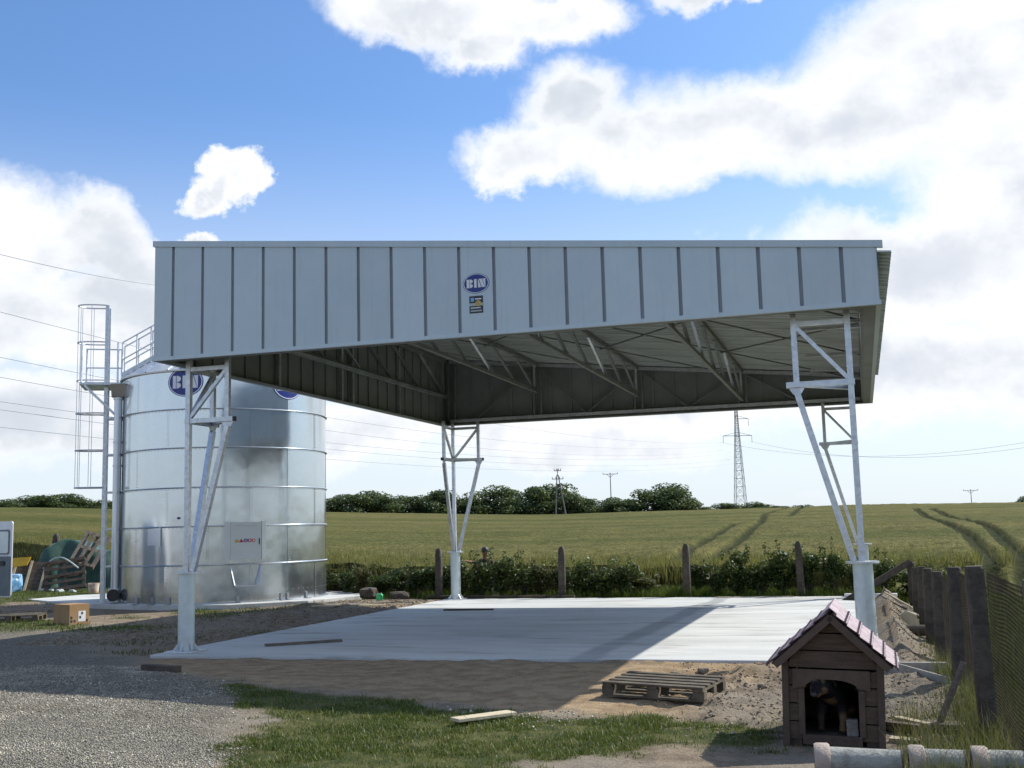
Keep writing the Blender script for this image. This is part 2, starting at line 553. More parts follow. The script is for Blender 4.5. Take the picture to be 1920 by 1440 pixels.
M['card'] = pmat('cardboard', (0.33, 0.2, 0.09), (0.38, 0.24, 0.12), 4, 0.85)
M['tarp'] = pmat('green_tarpaulin', (0.02, 0.062, 0.042), (0.036, 0.095, 0.065), 3, 0.5, 0, 0.3, 9)
M['bluebag'] = pmat('blue_plastic', (0.12, 0.36, 0.62), (0.4, 0.6, 0.75), 9, 0.4, 0, 0.4, 20)
M['bag'] = pmat('printed_bag', (0.75, 0.66, 0.56), (0.55, 0.3, 0.18), 9, 0.5, 0, 0.4, 20)
M['litter'] = pmat('white_litter', (0.6, 0.64, 0.62), (0.4, 0.5, 0.45), 10, 0.6)
M['greenbag'] = pmat('green_plastic', (0.02, 0.4, 0.12), (0.1, 0.6, 0.25), 20, 0.35, 0, 0.5, 40)
M['bark'] = pmat('bark', (0.05, 0.04, 0.03), (0.09, 0.07, 0.05), 4, 0.9)
M['steel_far'] = pmat('pylon_steel', (0.3, 0.32, 0.33), (0.38, 0.4, 0.41), 2, 0.6, 0.4)
M['pole'] = pmat('pole_concrete', (0.16, 0.15, 0.15), (0.22, 0.21, 0.2), 2, 0.85)
M['wire'] = pmat('line_wire', (0.26, 0.28, 0.31), None, 2, 0.5, 0.5)
M['stone'] = pmat('field_stone', (0.2, 0.17, 0.15), (0.32, 0.28, 0.25), 10, 0.9, 0, 0.6, 30, island=0.3)
M['gravelstone'] = pmat('gravel_stone', (0.26, 0.235, 0.18), (0.49, 0.445, 0.35), 2, 0.85, 0, 0, island=0.6, coord='Object')
M['clod2'] = pmat('brown_stone', (.15, .12, .09), (.24, .2, .15), 8, .95)
M['glass'] = pmat('van_glass', (0.62, 0.7, 0.68), (0.68, 0.75, 0.73), 3, 0.12, 0, spec=0.8)
M['vangrey'] = pmat('door_lining', (0.12, 0.15, 0.16), (0.16, 0.19, 0.2), 3, 0.5)
M['tyre'] = pmat('tyre_rubber', (0.02, 0.02, 0.02), (0.03, 0.03, 0.03), 6, 0.8)
M['bolt'] = pmat('bolt_steel', (0.3, 0.32, 0.35), (0.4, 0.42, 0.44), 20, 0.45, 0.8)
M['leaf_shrub'] = leafmat('shrub_leaf', (0.022, 0.045, 0.011), (0.075, 0.11, 0.024), 0.25, 1.6, 0.4)
M['leaf_dry'] = leafmat('dry_shrub_leaf', (0.05, 0.065, 0.016), (0.12, 0.11, 0.03), 0.25, 1.6, 0.4)
M['leaf_tree'] = leafmat('tree_leaf', (0.034, 0.062, 0.024), (0.105, 0.145, 0.052), 0.3, 0.22, 0.4)
M['grass'] = leafmat('grass_blade', (0.034, 0.074, 0.006), (0.09, 0.13, 0.014), 0.3, 2.0, 0.4)
M['grass_dry'] = leafmat('dry_grass_blade', (0.15, 0.14, 0.045), (0.32, 0.27, 0.12), 0.25, 3.0, 0.3)
M['wheat'] = leafmat('wheat_ear', (0.14, 0.14, 0.04), (0.27, 0.23, 0.085), 0.35, 0.5, 0.35)

# ================================================================== SETTING
GRASS = [(2.6, -2.5), (3.6, -2.75), (5.0, -2.95), (6.3, -3.35), (7.2, -3.55), (8.0, -3.65), (9.0, -4.0), (9.15, -4.7), (8.6, -5.0), (7.95, -5.3), (7.5, -5.8), (7.1, -6.5), (6.9, -8.5), (5.2, -8.5), (4.9, -6), (4.4, -5.0), (4.0, -4.2), (3.4, -3.5)]


def poly_sd(x, y, poly):
    """signed distance, positive inside"""
    x = np.asarray(x, float); y = np.asarray(y, float)
    d = np.full(x.shape, 1e9); ins = np.zeros(x.shape, bool)
    n = len(poly)
    for i in range(n):
        ax, ay = poly[i]; bx, by = poly[(i + 1) % n]
        ex, ey = bx - ax, by - ay
        t = np.clip(((x - ax) * ex + (y - ay) * ey) / (ex * ex + ey * ey), 0, 1)
        d = np.minimum(d, np.hypot(x - ax - t * ex, y - ay - t * ey))
        c = ((ay > y) != (by > y)) & (x < (bx - ax) * (y - ay) / (by - ay + 1e-12) + ax)
        ins ^= c
    return np.where(ins, d, -d)


def gz(x, y):
    x = np.asarray(x, float); y = np.asarray(y, float)
    z = -0.035 + 0 * x
    z = z + sm(-y, 0.2, 3.5) * (0.13 - 0.205 * sm(x, 0.0, 6.0))
    z = z - 0.14 * sm(x, 10.25, 10.65) * sm(y, -2.0, 0.8)
    z = z + (0.02 + 0.16 * fbm(x, y, 1.1, 13)) * sm(x, 10.15, 10.22) * (1 - sm(x, 10.22 + 0.12 * vnoise(x, y, 1.3, 14), 10.72)) * sm(y, 0.2, 1.6)
    # spoil between slab and silo pad
    z = z + 0.12 * np.exp(-(((x + 1.7) / 1.3) ** 2 + ((y - 8.6) / 3.2) ** 2))
    z = z + 0.035 * np.maximum(0, -x - 9.0) * sm(y, 4, 14)
    z = z + 0.02 * (fbm(x, y, 0.5, 3) - 0.5)
    dug = sm(x, 7.0, 8.5) * sm(-y, 0.0, 0.3) * (1 - sm(-y, 3.6, 4.4))
    dug = np.maximum(dug, sm(x, 10.2, 10.4) * sm(y, -3, 0))
    dug = np.maximum(dug, np.exp(-(((x + 1.7) / 1.6) ** 2 + ((y - 8.0) / 4.0) ** 2)))
    z = z + 0.17 * dug * (fbm(x, y, 2.6, 5) - 0.5) + 0.1 * dug * (fbm(x, y, 8.0, 8, 3) - 0.5)
    z = z + 0.018 * (fbm(x, y, 5.0, 11, 3) - 0.5)
    # a ridge of sand along the slab on the right
    z = z + 0.06 * np.exp(-((y + 1.05 + 0.2 * np.sin(x * 2)) / 0.22) ** 2) * sm(x, 8.0, 8.6)
    spill = np.exp(-((x - 10.16) / 0.17) ** 2) * sm(y, 0.5, 1.6) * (1 - sm(y, 11.2, 12)) * (0.11 + 0.13 * fbm(x, y, 1.7, 15))
    spill = spill + np.exp(-((y + 0.02) / 0.07) ** 2) * sm(x, 0.6, 1.2) * (1 - sm(x, 9.9, 10.2)) * 0.03 * sm(fbm(x, y, 2.2, 16), 0.45, 0.75)
    spill = spill + np.exp(-((x + 0.03) / 0.09) ** 2) * sm(y, 1.0, 1.6) * (1 - sm(y, 11, 12)) * 0.08 * sm(fbm(x, y, 1.6, 17), 0.4, 0.75)
    ins = sm(x, -0.02, 0.05) * (1 - sm(x, 10.18, 10.22)) * sm(y, -0.02, 0.06) * (1 - sm(y, 12.2, 12.3))
    z = z * (1 - ins) - 0.06 * ins + spill
    # falls away a little under the crop
    return z


def axis(stops):
    r = []
    for (a, b, st) in stops:
        n = max(1, int(round((b - a) / st)))
        r += list(np.linspace(a, b, n, endpoint=False))
    r.append(stops[-1][1])
    return np.array(r)


gx = axis([(-1500, -200, 100), (-200, -40, 16), (-40, -14, 1.0), (-14, -1, 0.2), (-1, 11.6, 0.06), (11.6, 16, 0.4), (16, 60, 4), (60, 200, 20), (200, 1500, 100)])
gy = axis([(-900, -100, 80), (-100, -20, 8), (-20, -9, 0.6), (-9, 0.2, 0.06), (0.2, 14, 0.16), (14, 40, 2.0), (40, 200, 20), (200, 1800, 100)])
GX, GY = np.meshgrid(gx, gy)
GZ = gz(GX, GY)
far = sm(np.hypot(GX - 9.9, GY + 14.2), 60, 300)
GZ = GZ * (1 - far) - 0.3 * far
nx, ny = len(gx), len(gy)
idx = np.arange(nx * ny).reshape(ny, nx)
GF = np.stack([idx[:-1, :-1], idx[:-1, 1:], idx[1:, 1:], idx[1:, :-1]], -1).reshape(-1, 4)
gm = np_mesh('ground', np.stack([GX, GY, GZ], -1).reshape(-1, 3), GF, None, True)
# which stuff lies where: r grass, g gravel, b sand (rest is bare earth)
fx, fy = GX.ravel(), GY.ravel()
sdg = poly_sd(fx, fy, GRASS)
wob = (fbm(fx, fy, 1.6, 21) - 0.5)
zg = sm(sdg + wob * 0.9 + (fbm(fx, fy, 7, 31) - .5) * .4, -0.12, 0.22)
lefts = [(-30, -30), (5.4, -30), (5.6, -8), (4.95, -6), (4.4, -5.0), (4.0, -4.2), (3.4, -3.5), (2.7, -2.6), (1.6, -1.9), (0.4, -0.9), (-1.2, 0.2), (-3, 1.6), (-5, 4.0), (-7, 5.2), (-30, 9)]
zv = sm(poly_sd(fx, fy, lefts) + wob * 1.3, -0.35, 0.3)
zv = np.maximum(zv, sm(poly_sd(fx, fy, [(6.0, -3.5), (7.0, -3.55), (7.3, -3.8), (6.6, -4.1)]) + wob * .5, -.1, .15) * .8)
sand = [(0.8, -1.6), (0.3, -0.4), (0.2, 0.1), (9.0, 0.1), (8.3, -1.6), (8.1, -3.4), (6.4, -3.5), (4.8, -2.9), (2.6, -2.4)]
zs = sm(poly_sd(fx, fy, sand) + wob * 0.8, -0.3, 0.35)
zg2 = sm(fbm(fx, fy, 0.7, 41), 0.5, 0.62) * sm(fx, -14, -10) * (1 - sm(fx, -4, -1)) * sm(fy, 3, 5)
zg2 = np.maximum(zg2, sm(fbm(fx, fy, 0.5, 43), 0.44, 0.58) * (1 - sm(fx, -12, -9)) * sm(fy, 5, 8))
zg = np.maximum(zg, 0.8 * zg2)
zg = np.maximum(zg, sm(fx, 10.75, 11.0)); zg = np.maximum(zg, sm(fy, 12.35, 12.6))
zg = np.maximum(zg, .7 * sm(fx, 9.95, 10.3) * (1 - sm(fy, -3.9, -3.0)) * sm(fbm(fx, fy, 1.6, 51), .35, .6))
ca = gm.color_attributes.new('zone', 'FLOAT_COLOR', 'POINT')
ca.data.foreach_set('color', np.stack([zg, zv, zs, np.ones_like(zg)], -1).astype(np.float32).ravel())

mt = bpy.data.materials.new('yard_ground'); mt.use_nodes = True
N = NT(mt.node_tree)
o = N.n('ShaderNodeOutputMaterial'); b = N.n('ShaderNodeBsdfPrincipled'); N.l(b.outputs[0], o.inputs[0])
b.inputs['Roughness'].default_value = 0.95; b.inputs['Specular IOR Level'].default_value = 0.2
tcn = N.n('ShaderNodeTexCoord'); V = tcn.outputs['Object']
at = N.n('ShaderNodeAttribute'); at.attribute_name = 'zone'
sp = N.n('ShaderNodeSeparateColor'); N.l(at.outputs['Color'], sp.inputs[0])
big = N.noise(V, 0.55, 5, 0.6); mid = N.noise(V, 4.0, 5, 0.65); fine = N.noise(V, 42.0, 4, 0.7)
vo = N.n('ShaderNodeTexVoronoi'); vo.inputs['Scale'].default_value = 58.0; N.l(V, vo.inputs['Vector'])
vo2 = N.n('ShaderNodeTexVoronoi'); vo2.inputs['Scale'].default_value = 110.0; N.l(V, vo2.inputs['Vector'])
vc = N.n('ShaderNodeSeparateColor'); N.l(vo.outputs['Color'], vc.inputs[0])
earth = N.mix(N.rng(mid.outputs['Fac'], 0.35, 0.65), (0.15, 0.115, 0.078), (0.27, 0.215, 0.15))
earth = N.mix(N.rng(big.outputs['Fac'], 0.4, 0.65), earth, (0.23, 0.2, 0.155))
sandc = N.mix(N.rng(mid.outputs['Fac'], 0.3, 0.7), (0.235, 0.165, 0.094), (0.385, 0.285, 0.17))
gravc = N.mix(vc.outputs[0], (0.16, 0.145, 0.105), (0.56, 0.515, 0.405))
gravc = N.mix(N.rng(vo.outputs['Distance'], 0.35, 0.75), gravc, (0.1, 0.095, 0.085))
gravc = N.mix(N.rng(big.outputs['Fac'], 0.52, 0.72), gravc, N.mix(N.rng(mid.outputs['Fac'], .3, .7), (0.2, 0.17, 0.12), (0.3, 0.265, 0.2)))
soilg = N.mix(N.rng(mid.outputs['Fac'], 0.35, 0.65), (0.045, 0.058, 0.014), (0.1, 0.1, 0.032))
c = N.mix(sp.outputs[2], earth, sandc)
c = N.mix(sp.outputs[1], c, gravc)
c = N.mix(sp.outputs[0], c, soilg)
fs = N.rng(fine.outputs['Fac'], 0.3, 0.7, 0.8, 1.18)
fc = N.n('ShaderNodeCombineColor')
for i in range(3): N.l(fs, fc.inputs[i])
c = N.mix(1.0, c, fc.outputs[0], 'MULTIPLY')
N.l(c, b.inputs['Base Color'])
hgt = N.math('ADD', N.math('MULTIPLY', fine.outputs['Fac'], 0.5), N.math('MULTIPLY', N.math('MULTIPLY', vo.outputs['Distance'], sp.outputs[1]), -1.1))
hgt = N.math('ADD', hgt, N.math('MULTIPLY', mid.outputs['Fac'], 1.0))
bp = N.n('ShaderNodeBump'); bp.inputs['Strength'].default_value = 0.9; bp.inputs['Distance'].default_value = 0.045
N.l(hgt, bp.inputs['Height']); N.l(bp.outputs[0], b.inputs['Normal'])
gm.materials.append(mt)
tag(link('ground', gm), kind='structure')

# ---- wheat field on its rising slope
_az = np.radians([-75, -55, -39, -26, -15.5, -7.9, 0, 7, 20, 45])
_zc = np.array([11.0, 10.5, 9.0, 6.5, 4.95, 4.95, 5.15, 4.6, 4.0, 3.5])


def field_z(x, y):
    r = np.hypot(x - 9.9, y + 14.2); a = np.arctan2(x - 9.9, y + 14.2)
    zc = np.interp(a, _az, _zc)
    s = (r - 28) / 232
    z = 0.62 + (zc - 0.62) * np.minimum(s, 1.0)
    return z - 6.0 * np.maximum(0, s - 1.0) ** 1.5


TRACKS = [[(12.8, 14), (12.8, 15.7), (13.3, 23.8), (13.9, 34.6), (14.3, 50.7), (15.2, 86.8), (16.0, 120), (17, 150)],
          [(13.5, 14), (13.5, 15.4), (14.1, 22.5), (14.7, 30.6), (15.8, 46.6), (16.8, 75.3), (17.4, 102), (19, 150)],
          [(4.9, 16.3), (3.9, 27.4), (2.2, 52.8), (0.5, 75)],
          [(5.8, 16.1), (5.0, 32.3), (2.2, 77.1), (-1.8, 130), (-4, 200), (-6, 262)], [(2.4, 110), (-1, 200), (-3, 262)]]


def track_d(x, y):
    d = np.full(np.shape(x), 1e9)
    for t in TRACKS:
        for (a, b_) in zip(t[:-1], t[1:]):
            ex, ey = b_[0] - a[0], b_[1] - a[1]
            k = np.clip(((x - a[0]) * ex + (y - a[1]) * ey) / (ex * ex + ey * ey), 0, 1)
            d = np.minimum(d, np.hypot(x - a[0] - k * ex, y - a[1] - k * ey) - 0.0016 * (y + 14))
    return d


def field_edge(x):
    return 14.3 + 0.55 * np.maximum(0, -x - 2.5)


fxs = axis([(-420, -180, 8), (-180, -60, 2.5), (-60, -12, 0.8), (-12, 22, 0.12), (22, 60, 1.0), (60, 260, 8)])
fs_ = axis([(0, 12, 0.25), (12, 40, 0.7), (40, 110, 2.0), (110, 320, 6.0)])
FX, FS = np.meshgrid(fxs, fs_)
FY = field_edge(FX) + FS + 0.25 * (vnoise(FX, FS, 0.9, 5) - .5) * (FS < 1)
FZ = field_z(FX, FY)
FZ += 0.16 * (fbm(FX, FY, 0.35, 61) - .5) + 0.1 * (vnoise(FX, FY, 2.2, 62) - .5)
FZ += 0.9 * (fbm(FX, FY, 0.02, 63, 3) - .5) * sm(FS, 10, 60)
trk = 1 - sm(track_d(FX, FY), 0.13, 0.24)
FZ -= 0.2 * trk
rmp = 1 - (1 - sm(FS, -0.6, 4.0)) * sm(FX, 9.5, 11.0)
FZ = FZ * rmp + (gz(FX, FY) - 0.1) * (1 - rmp)
FZ[0] = gz(FX[0], FY[0]) - 0.1
nx, ny = len(fxs), len(fs_)
idx = np.arange(nx * ny).reshape(ny, nx)
FF = np.stack([idx[:-1, :-1], idx[:-1, 1:], idx[1:, 1:], idx[1:, :-1]], -1).reshape(-1, 4)
fm = np_mesh('wheat_field', np.stack([FX, FY, FZ], -1).reshape(-1, 3), FF, None, True)
ca = fm.color_attributes.new('track', 'FLOAT_COLOR', 'POINT')
tr_ = trk.ravel().astype(np.float32)
ca.data.foreach_set('color', np.stack([tr_, tr_, tr_, np.ones_like(tr_)], -1).ravel())
mt = bpy.data.materials.new('ripening_wheat'); mt.use_nodes = True
N = NT(mt.node_tree)
o = N.n('ShaderNodeOutputMaterial'); b = N.n('ShaderNodeBsdfPrincipled'); N.l(b.outputs[0], o.inputs[0])
b.inputs['Roughness'].default_value = 0.9; b.inputs['Specular IOR Level'].default_value = 0.04
tcn = N.n('ShaderNodeTexCoord'); V = tcn.outputs['Object']
at = N.n('ShaderNodeAttribute'); at.attribute_name = 'track'
w1_ = N.noise(N.mapping(V, (0.018, 0.06, 0.05)), 1.0, 6, 0.62)
w2_ = N.noise(N.mapping(V, (0.5, 0.35, 1)), 1.0, 5, 0.7)
w3_ = N.noise(N.mapping(V, (7, 3.0, 3)), 1.0, 4, 0.75)
c = N.mix(N.rng(w1_.outputs['Fac'], 0.33, 0.66), (0.068, 0.079, 0.02), (0.142, 0.125, 0.044))
c = N.mix(N.rng(w2_.outputs['Fac'], 0.4, 0.7, 0, 0.55), c, (0.052, 0.062, 0.018))
w4_ = N.noise(N.mapping(V, (1.1, 2.2, 1)), 1.0, 4, 0.7)
c = N.mix(N.rng(w4_.outputs['Fac'], 0.5, 0.75, 0, 0.5), c, (0.18, 0.16, 0.065))
k = N.rng(w3_.outputs['Fac'], 0.3, 0.7, 0.55, 1.4)
fc = N.n('ShaderNodeCombineColor')
for i in range(3): N.l(k, fc.inputs[i])
c = N.mix(1.0, c, fc.outputs[0], 'MULTIPLY')
c = N.mix(N.math('MULTIPLY', at.outputs['Fac'], 0.9), c, (0.03, 0.036, 0.014))
N.l(c, b.inputs['Base Color'])
bp = N.n('ShaderNodeBump'); bp.inputs['Strength'].default_value = 0.9; bp.inputs['Distance'].default_value = 0.12
N.l(N.math('ADD', w3_.outputs['Fac'], N.math('MULTIPLY', w2_.outputs['Fac'], 1.5)), bp.inputs['Height']); N.l(bp.outputs[0], b.inputs['Normal'])
fm.materials.append(mt)
tag(link('wheat_field', fm), 'ripening green and gold wheat field rising to the skyline', kind='structure')


def blades(px, py, pz, h, w, lean, mat, name, segs=2, label=None, ear=False):
    """grass-like blades, one mesh"""
    n = len(px)
    a = rng.uniform(0, 2 * np.pi, n); la = rng.uniform(0, 2 * np.pi, n); lm = lean * rng.uniform(0.2, 1.0, n) * h
    dx, dy = np.cos(a) * w / 2, np.sin(a) * w / 2
    lx, ly = np.cos(la) * lm, np.sin(la) * lm
    b0 = np.stack([px - dx, py - dy, pz], -1); b1 = np.stack([px + dx, py + dy, pz], -1)
    mx, my, mz = px + lx * .35, py + ly * .35, pz + h * .6
    wk = 1.5 if ear else 0.75
    m0 = np.stack([mx - dx * wk * .6, my - dy * wk * .6, mz], -1); m1 = np.stack([mx + dx * wk * .6, my + dy * wk * .6, mz], -1)
    t0 = np.stack([px + lx, py + ly, pz + h * np.sqrt(np.maximum(0.05, 1 - (lean * .6) ** 2))], -1)
    Vv = np.stack([b0, b1, m1, m0, t0], 1).reshape(-1, 3)
    base = np.arange(n)[:, None] * 5
    F1 = np.concatenate([base + np.array([[0, 1, 2]]), base + np.array([[0, 2, 3]]), base + np.array([[3, 2, 4]])], 0)
    return np_mesh(name, Vv, F1, mat)


# wheat standing along the near edge of the field
n = 42000
wx = rng.uniform(-30, 20, n); ws = np.abs(rng.normal(0, 3.2, n)) + 0.02
wy = field_edge(wx) + ws - 0.15
keep = (track_d(wx, wy) > 0.15) & ~((wx > 10.5) & (ws < 2.5))
wx, wy, ws = wx[keep], wy[keep], ws[keep]
wz = np.where(ws < .4, gz(wx, wy) + .1, field_z(wx, wy) - .45)
hh = np.where(ws < .4, rng.uniform(.5, .85, len(wx)), rng.uniform(.42, .68, len(wx)))
me = blades(wx, wy, wz, hh, np.full(len(wx), .028), 0.35, M['wheat'], 'wheat_stalks', ear=True)
tag(link('wheat_stalks', me), 'standing wheat stalks along the near edge of the field', 'wheat', kind='stuff')

# ---- concrete slab under the canopy
mt = bpy.data.materials.new('new_concrete'); mt.use_nodes = True
N = NT(mt.node_tree)
o = N.n('ShaderNodeOutputMaterial'); b = N.n('ShaderNodeBsdfPrincipled'); N.l(b.outputs[0], o.inputs[0])
tcn = N.n('ShaderNodeTexCoord'); V = tcn.outputs['Object']
s1 = N.noise(N.mapping(V, (0.35, 1.6, 1)), 1.0, 6, 0.62, 0.4); s2 = N.noise(V, 0.5, 4, 0.55); s3 = N.noise(V, 30, 4, 0.7)
c = N.mix(N.rng(s1.outputs['Fac'], 0.3, 0.7), (0.47, 0.48, 0.455), (0.6, 0.605, 0.58))
c = N.mix(N.rng(s2.outputs['Fac'], 0.54, 0.7, 0, 0.4), c, (0.3, 0.285, 0.25))
s4 = N.noise(N.mapping(V, (0.5, 2.4, 1)), 1.0, 5, 0.6, 0.3)
c = N.mix(N.rng(s4.outputs['Fac'], 0.53, 0.68, 0, 0.6), c, (0.24, 0.215, 0.175))
# a damp band left by the screed, running front to back
sxy = N.n('ShaderNodeSeparateXYZ'); N.l(V, sxy.inputs[0])
bx0 = N.math('ADD', N.math('MULTIPLY', sxy.outputs[1], 0.03), 6.38)
bd = N.math('ABSOLUTE', N.math('SUBTRACT', N.math('ADD', sxy.outputs[0], N.math('MULTIPLY', N.math('SUBTRACT', s2.outputs['Fac'], 0.5), 0.5)), bx0))
c = N.mix(N.math('MULTIPLY', N.rng(bd, 0.1, 0.26, 0.55, 0.0), N.rng(s1.outputs['Fac'], 0.25, 0.6, 0.4, 1.0)), c, (0.17, 0.18, 0.19))
k = N.rng(s3.outputs['Fac'], 0.3, 0.7, 0.93, 1.06)
fc = N.n('ShaderNodeCombineColor')
for i in range(3): N.l(k, fc.inputs[i])
N.l(N.mix(1.0, c, fc.outputs[0], 'MULTIPLY'), b.inputs['Base Color'])
N.l(N.rng(s1.outputs['Fac'], 0.3, 0.7, 0.7, 0.85), b.inputs['Roughness']); b.inputs['Specular IOR Level'].default_value = 0.2
bp = N.n('ShaderNodeBump'); bp.inputs['Strength'].default_value = 0.25; bp.inputs['Distance'].default_value = 0.01
N.l(s3.outputs['Fac'], bp.inputs['Height']); N.l(bp.outputs[0], b.inputs['Normal'])
M['slab'] = mt
mb = MB().box((0.0, 0.03, -0.2), (10.19, 12.24, 0.0))
tag(mb.build('concrete_slab', M['slab'], bevel=0.012), kind='structure')
SC = Vector((-6.08, 12.02)); SR = 2.61
mb = MB()
pad = [(-12.3, 12.1), (-10.4, 10.9), (-8.4, 9.9), (-6.2, 9.25), (-4.4, 9.35), (-3.0, 10.7), (-2.35, 12.9), (-2.6, 15.5), (-5.5, 16.5), (-9.5, 16), (-12, 14)]
mb.prism(pad, lambda u, v, t: (u, v, t), -0.25, 0.085)
tag(mb.build('silo_pad', M['slab'], bevel=0.015), kind='structure')

# ================================================================== CANOPY
W, D, ZB = 10.25, 12.15, 4.25
def zt(x): return 6.07 - 0.0996 * x
cn = thing('canopy_shelter', 'large silver grey sheet metal canopy on four galvanised lattice legs over the slab', 'canopy')
XZ = lambda y0: (lambda u, v, t: (u, y0 + t, v))


def fascia_x(name, y, s):
    """fascia in the xz plane; s = outward direction in y (-1 front, +1 back)"""
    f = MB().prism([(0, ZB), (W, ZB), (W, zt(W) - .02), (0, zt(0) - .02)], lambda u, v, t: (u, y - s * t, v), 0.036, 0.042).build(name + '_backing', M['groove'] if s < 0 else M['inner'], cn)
    xs = [0.012] + [0.327 + 0.5 * i for i in range(20)] + [W - 0.012]
    for i in range(len(xs) - 1):
        a = xs[i] + (0.024 if i else 0); b_ = xs[i + 1] - (0.024 if i < len(xs) - 2 else 0)
        p = MB().prism([(a, ZB + .055), (b_, ZB + .055), (b_, zt(b_) - .085), (a, zt(a) - .085)], lambda u, v, t: (u, y - s * t, v), 0.0, 0.035)
        p.build('panel', M['fascia'], cn)
    MB().prism([(-.02, zt(-.02) - .088), (W + .07, zt(W + .07) - .088), (W + .07, zt(W + .07)), (-.02, zt(-.02))], lambda u, v, t: (u, y - s * t, v), -0.016, 0.05).build('top_trim', M['fascia'], cn)
    MB().box((-.012, min(y + s * .012, y - s * .045), ZB), (W + .012, max(y + s * .012, y - s * .045), ZB + .054)).build('bottom_trim', M['fascia'], cn)
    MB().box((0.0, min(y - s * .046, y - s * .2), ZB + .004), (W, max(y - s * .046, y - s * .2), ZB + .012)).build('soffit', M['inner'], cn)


def fascia_y(x, s):
    """fascia in the yz plane; s = outward direction in x"""
    top = zt(x)
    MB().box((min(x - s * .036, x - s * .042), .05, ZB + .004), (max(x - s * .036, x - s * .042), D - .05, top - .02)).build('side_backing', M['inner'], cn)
    n = 24
    for i in range(n):
        a = .05 + (D - .1) / n * i + .024; b_ = .05 + (D - .1) / n * (i + 1) - .024
        MB().box((min(x, x - s * .035), a, ZB + .055), (max(x, x - s * .035), b_, top - .085)).build('panel', M['fascia'], cn)
        # raised rib on the inner face between panels
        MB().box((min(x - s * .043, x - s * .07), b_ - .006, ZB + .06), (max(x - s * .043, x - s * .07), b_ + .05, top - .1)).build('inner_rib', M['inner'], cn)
    MB().box((min(x + s * .012, x - s * .05), .052, ZB), (max(x + s * .012, x - s * .05), D - .052, ZB + .054)).build('bottom_trim', M['fascia'], cn)
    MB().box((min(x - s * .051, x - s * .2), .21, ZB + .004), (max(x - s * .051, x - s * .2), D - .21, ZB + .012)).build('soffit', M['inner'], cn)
    if s < 0:
        MB().box((x - .02, .052, top - .088), (x + .05, D - .052, top - .002)).build('top_trim', M['fascia'], cn)


fascia_x('front', 0.0, -1)
fascia_x('rear', D, 1)
fascia_y(0.0, -1)
fascia_y(W, 1)
# inner ribs on the rear fascia
for i in range(20):
    x = 0.327 + .5 * i
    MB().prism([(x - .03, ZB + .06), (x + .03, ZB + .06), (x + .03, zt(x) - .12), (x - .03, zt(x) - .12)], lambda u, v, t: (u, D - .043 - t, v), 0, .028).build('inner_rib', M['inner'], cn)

# corrugated roof: ribs run down the slope (x), twelve sheets side by side
X0, X1 = -0.0, W + 0.17
def roof_sheet(y0, y1, last):
    per = 0.2; prof = []
    y = y0
    while y < y1 - 1e-6:
        prof += [(y, 0), (y + .075, 0), (y + .1, .045), (y + .165, .045), (y + .19, 0)]
        y += per
    prof.append((y1, 0))
    V_, F_ = [], []
    for x in (X0 + .055, X1):
        for (yy, h) in prof:
            V_.append((x, yy, zt(x) - .135 + h))
    for x in (X0 + .055, X1):
        for (yy, h) in prof:
            V_.append((x, yy, zt(x) - .139 + h))
    k = len(prof)
    for i in range(k - 1):
        F_.append((i, i + 1, k + i + 1, k + i)); F_.append((2 * k + i + 1, 2 * k + i, 3 * k + i, 3 * k + i + 1))
        F_.append((k + i, k + i + 1, 3 * k + i + 1, 3 * k + i))
    mbs = MB(); mbs.add(V_, F_)
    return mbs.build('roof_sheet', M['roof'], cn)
for k in range(12):
    roof_sheet(.06 + k * (D - .12) / 12, .06 + (k + 1) * (D - .12) / 12, k == 11)
# eave gutter strip under the sheet ends on the low side
MB().box((W + .014, .1, zt(W) - .24), (W + .022, D - .1, zt(W) - .165)).build('eave_strip', M['groove'], cn)

# trusses running front to back
TX = [2.52, 5.0, 7.42]
def truss_y(x, depth=0.66, w=0.075, y0=.22, y1=D - .22, nb=7):
    t = bpy.data.objects.new('truss', None); col.objects.link(t); t.parent = cn; t.empty_display_size = .1
    zu = zt(x) - .20; zl = zu - depth
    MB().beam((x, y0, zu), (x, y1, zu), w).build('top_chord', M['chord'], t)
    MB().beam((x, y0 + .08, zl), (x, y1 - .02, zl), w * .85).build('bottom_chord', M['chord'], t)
    st = (y1 - y0 - .3) / nb
    for i in range(nb + 1):
        y = y0 + .15 + i * st
        if i in (0, nb):
            MB().beam((x, y, zl + w / 2), (x, y, zu - w / 2), .045, .045, (0, 1, 0)).build('web_post', M['galv'], t)
        if i < nb:
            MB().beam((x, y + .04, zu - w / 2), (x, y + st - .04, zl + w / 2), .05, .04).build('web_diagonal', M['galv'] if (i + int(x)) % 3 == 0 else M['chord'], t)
    return t
for x in TX: truss_y(x)
truss_y(.17, .85, .07)
truss_y(W - .2, .55, .07)
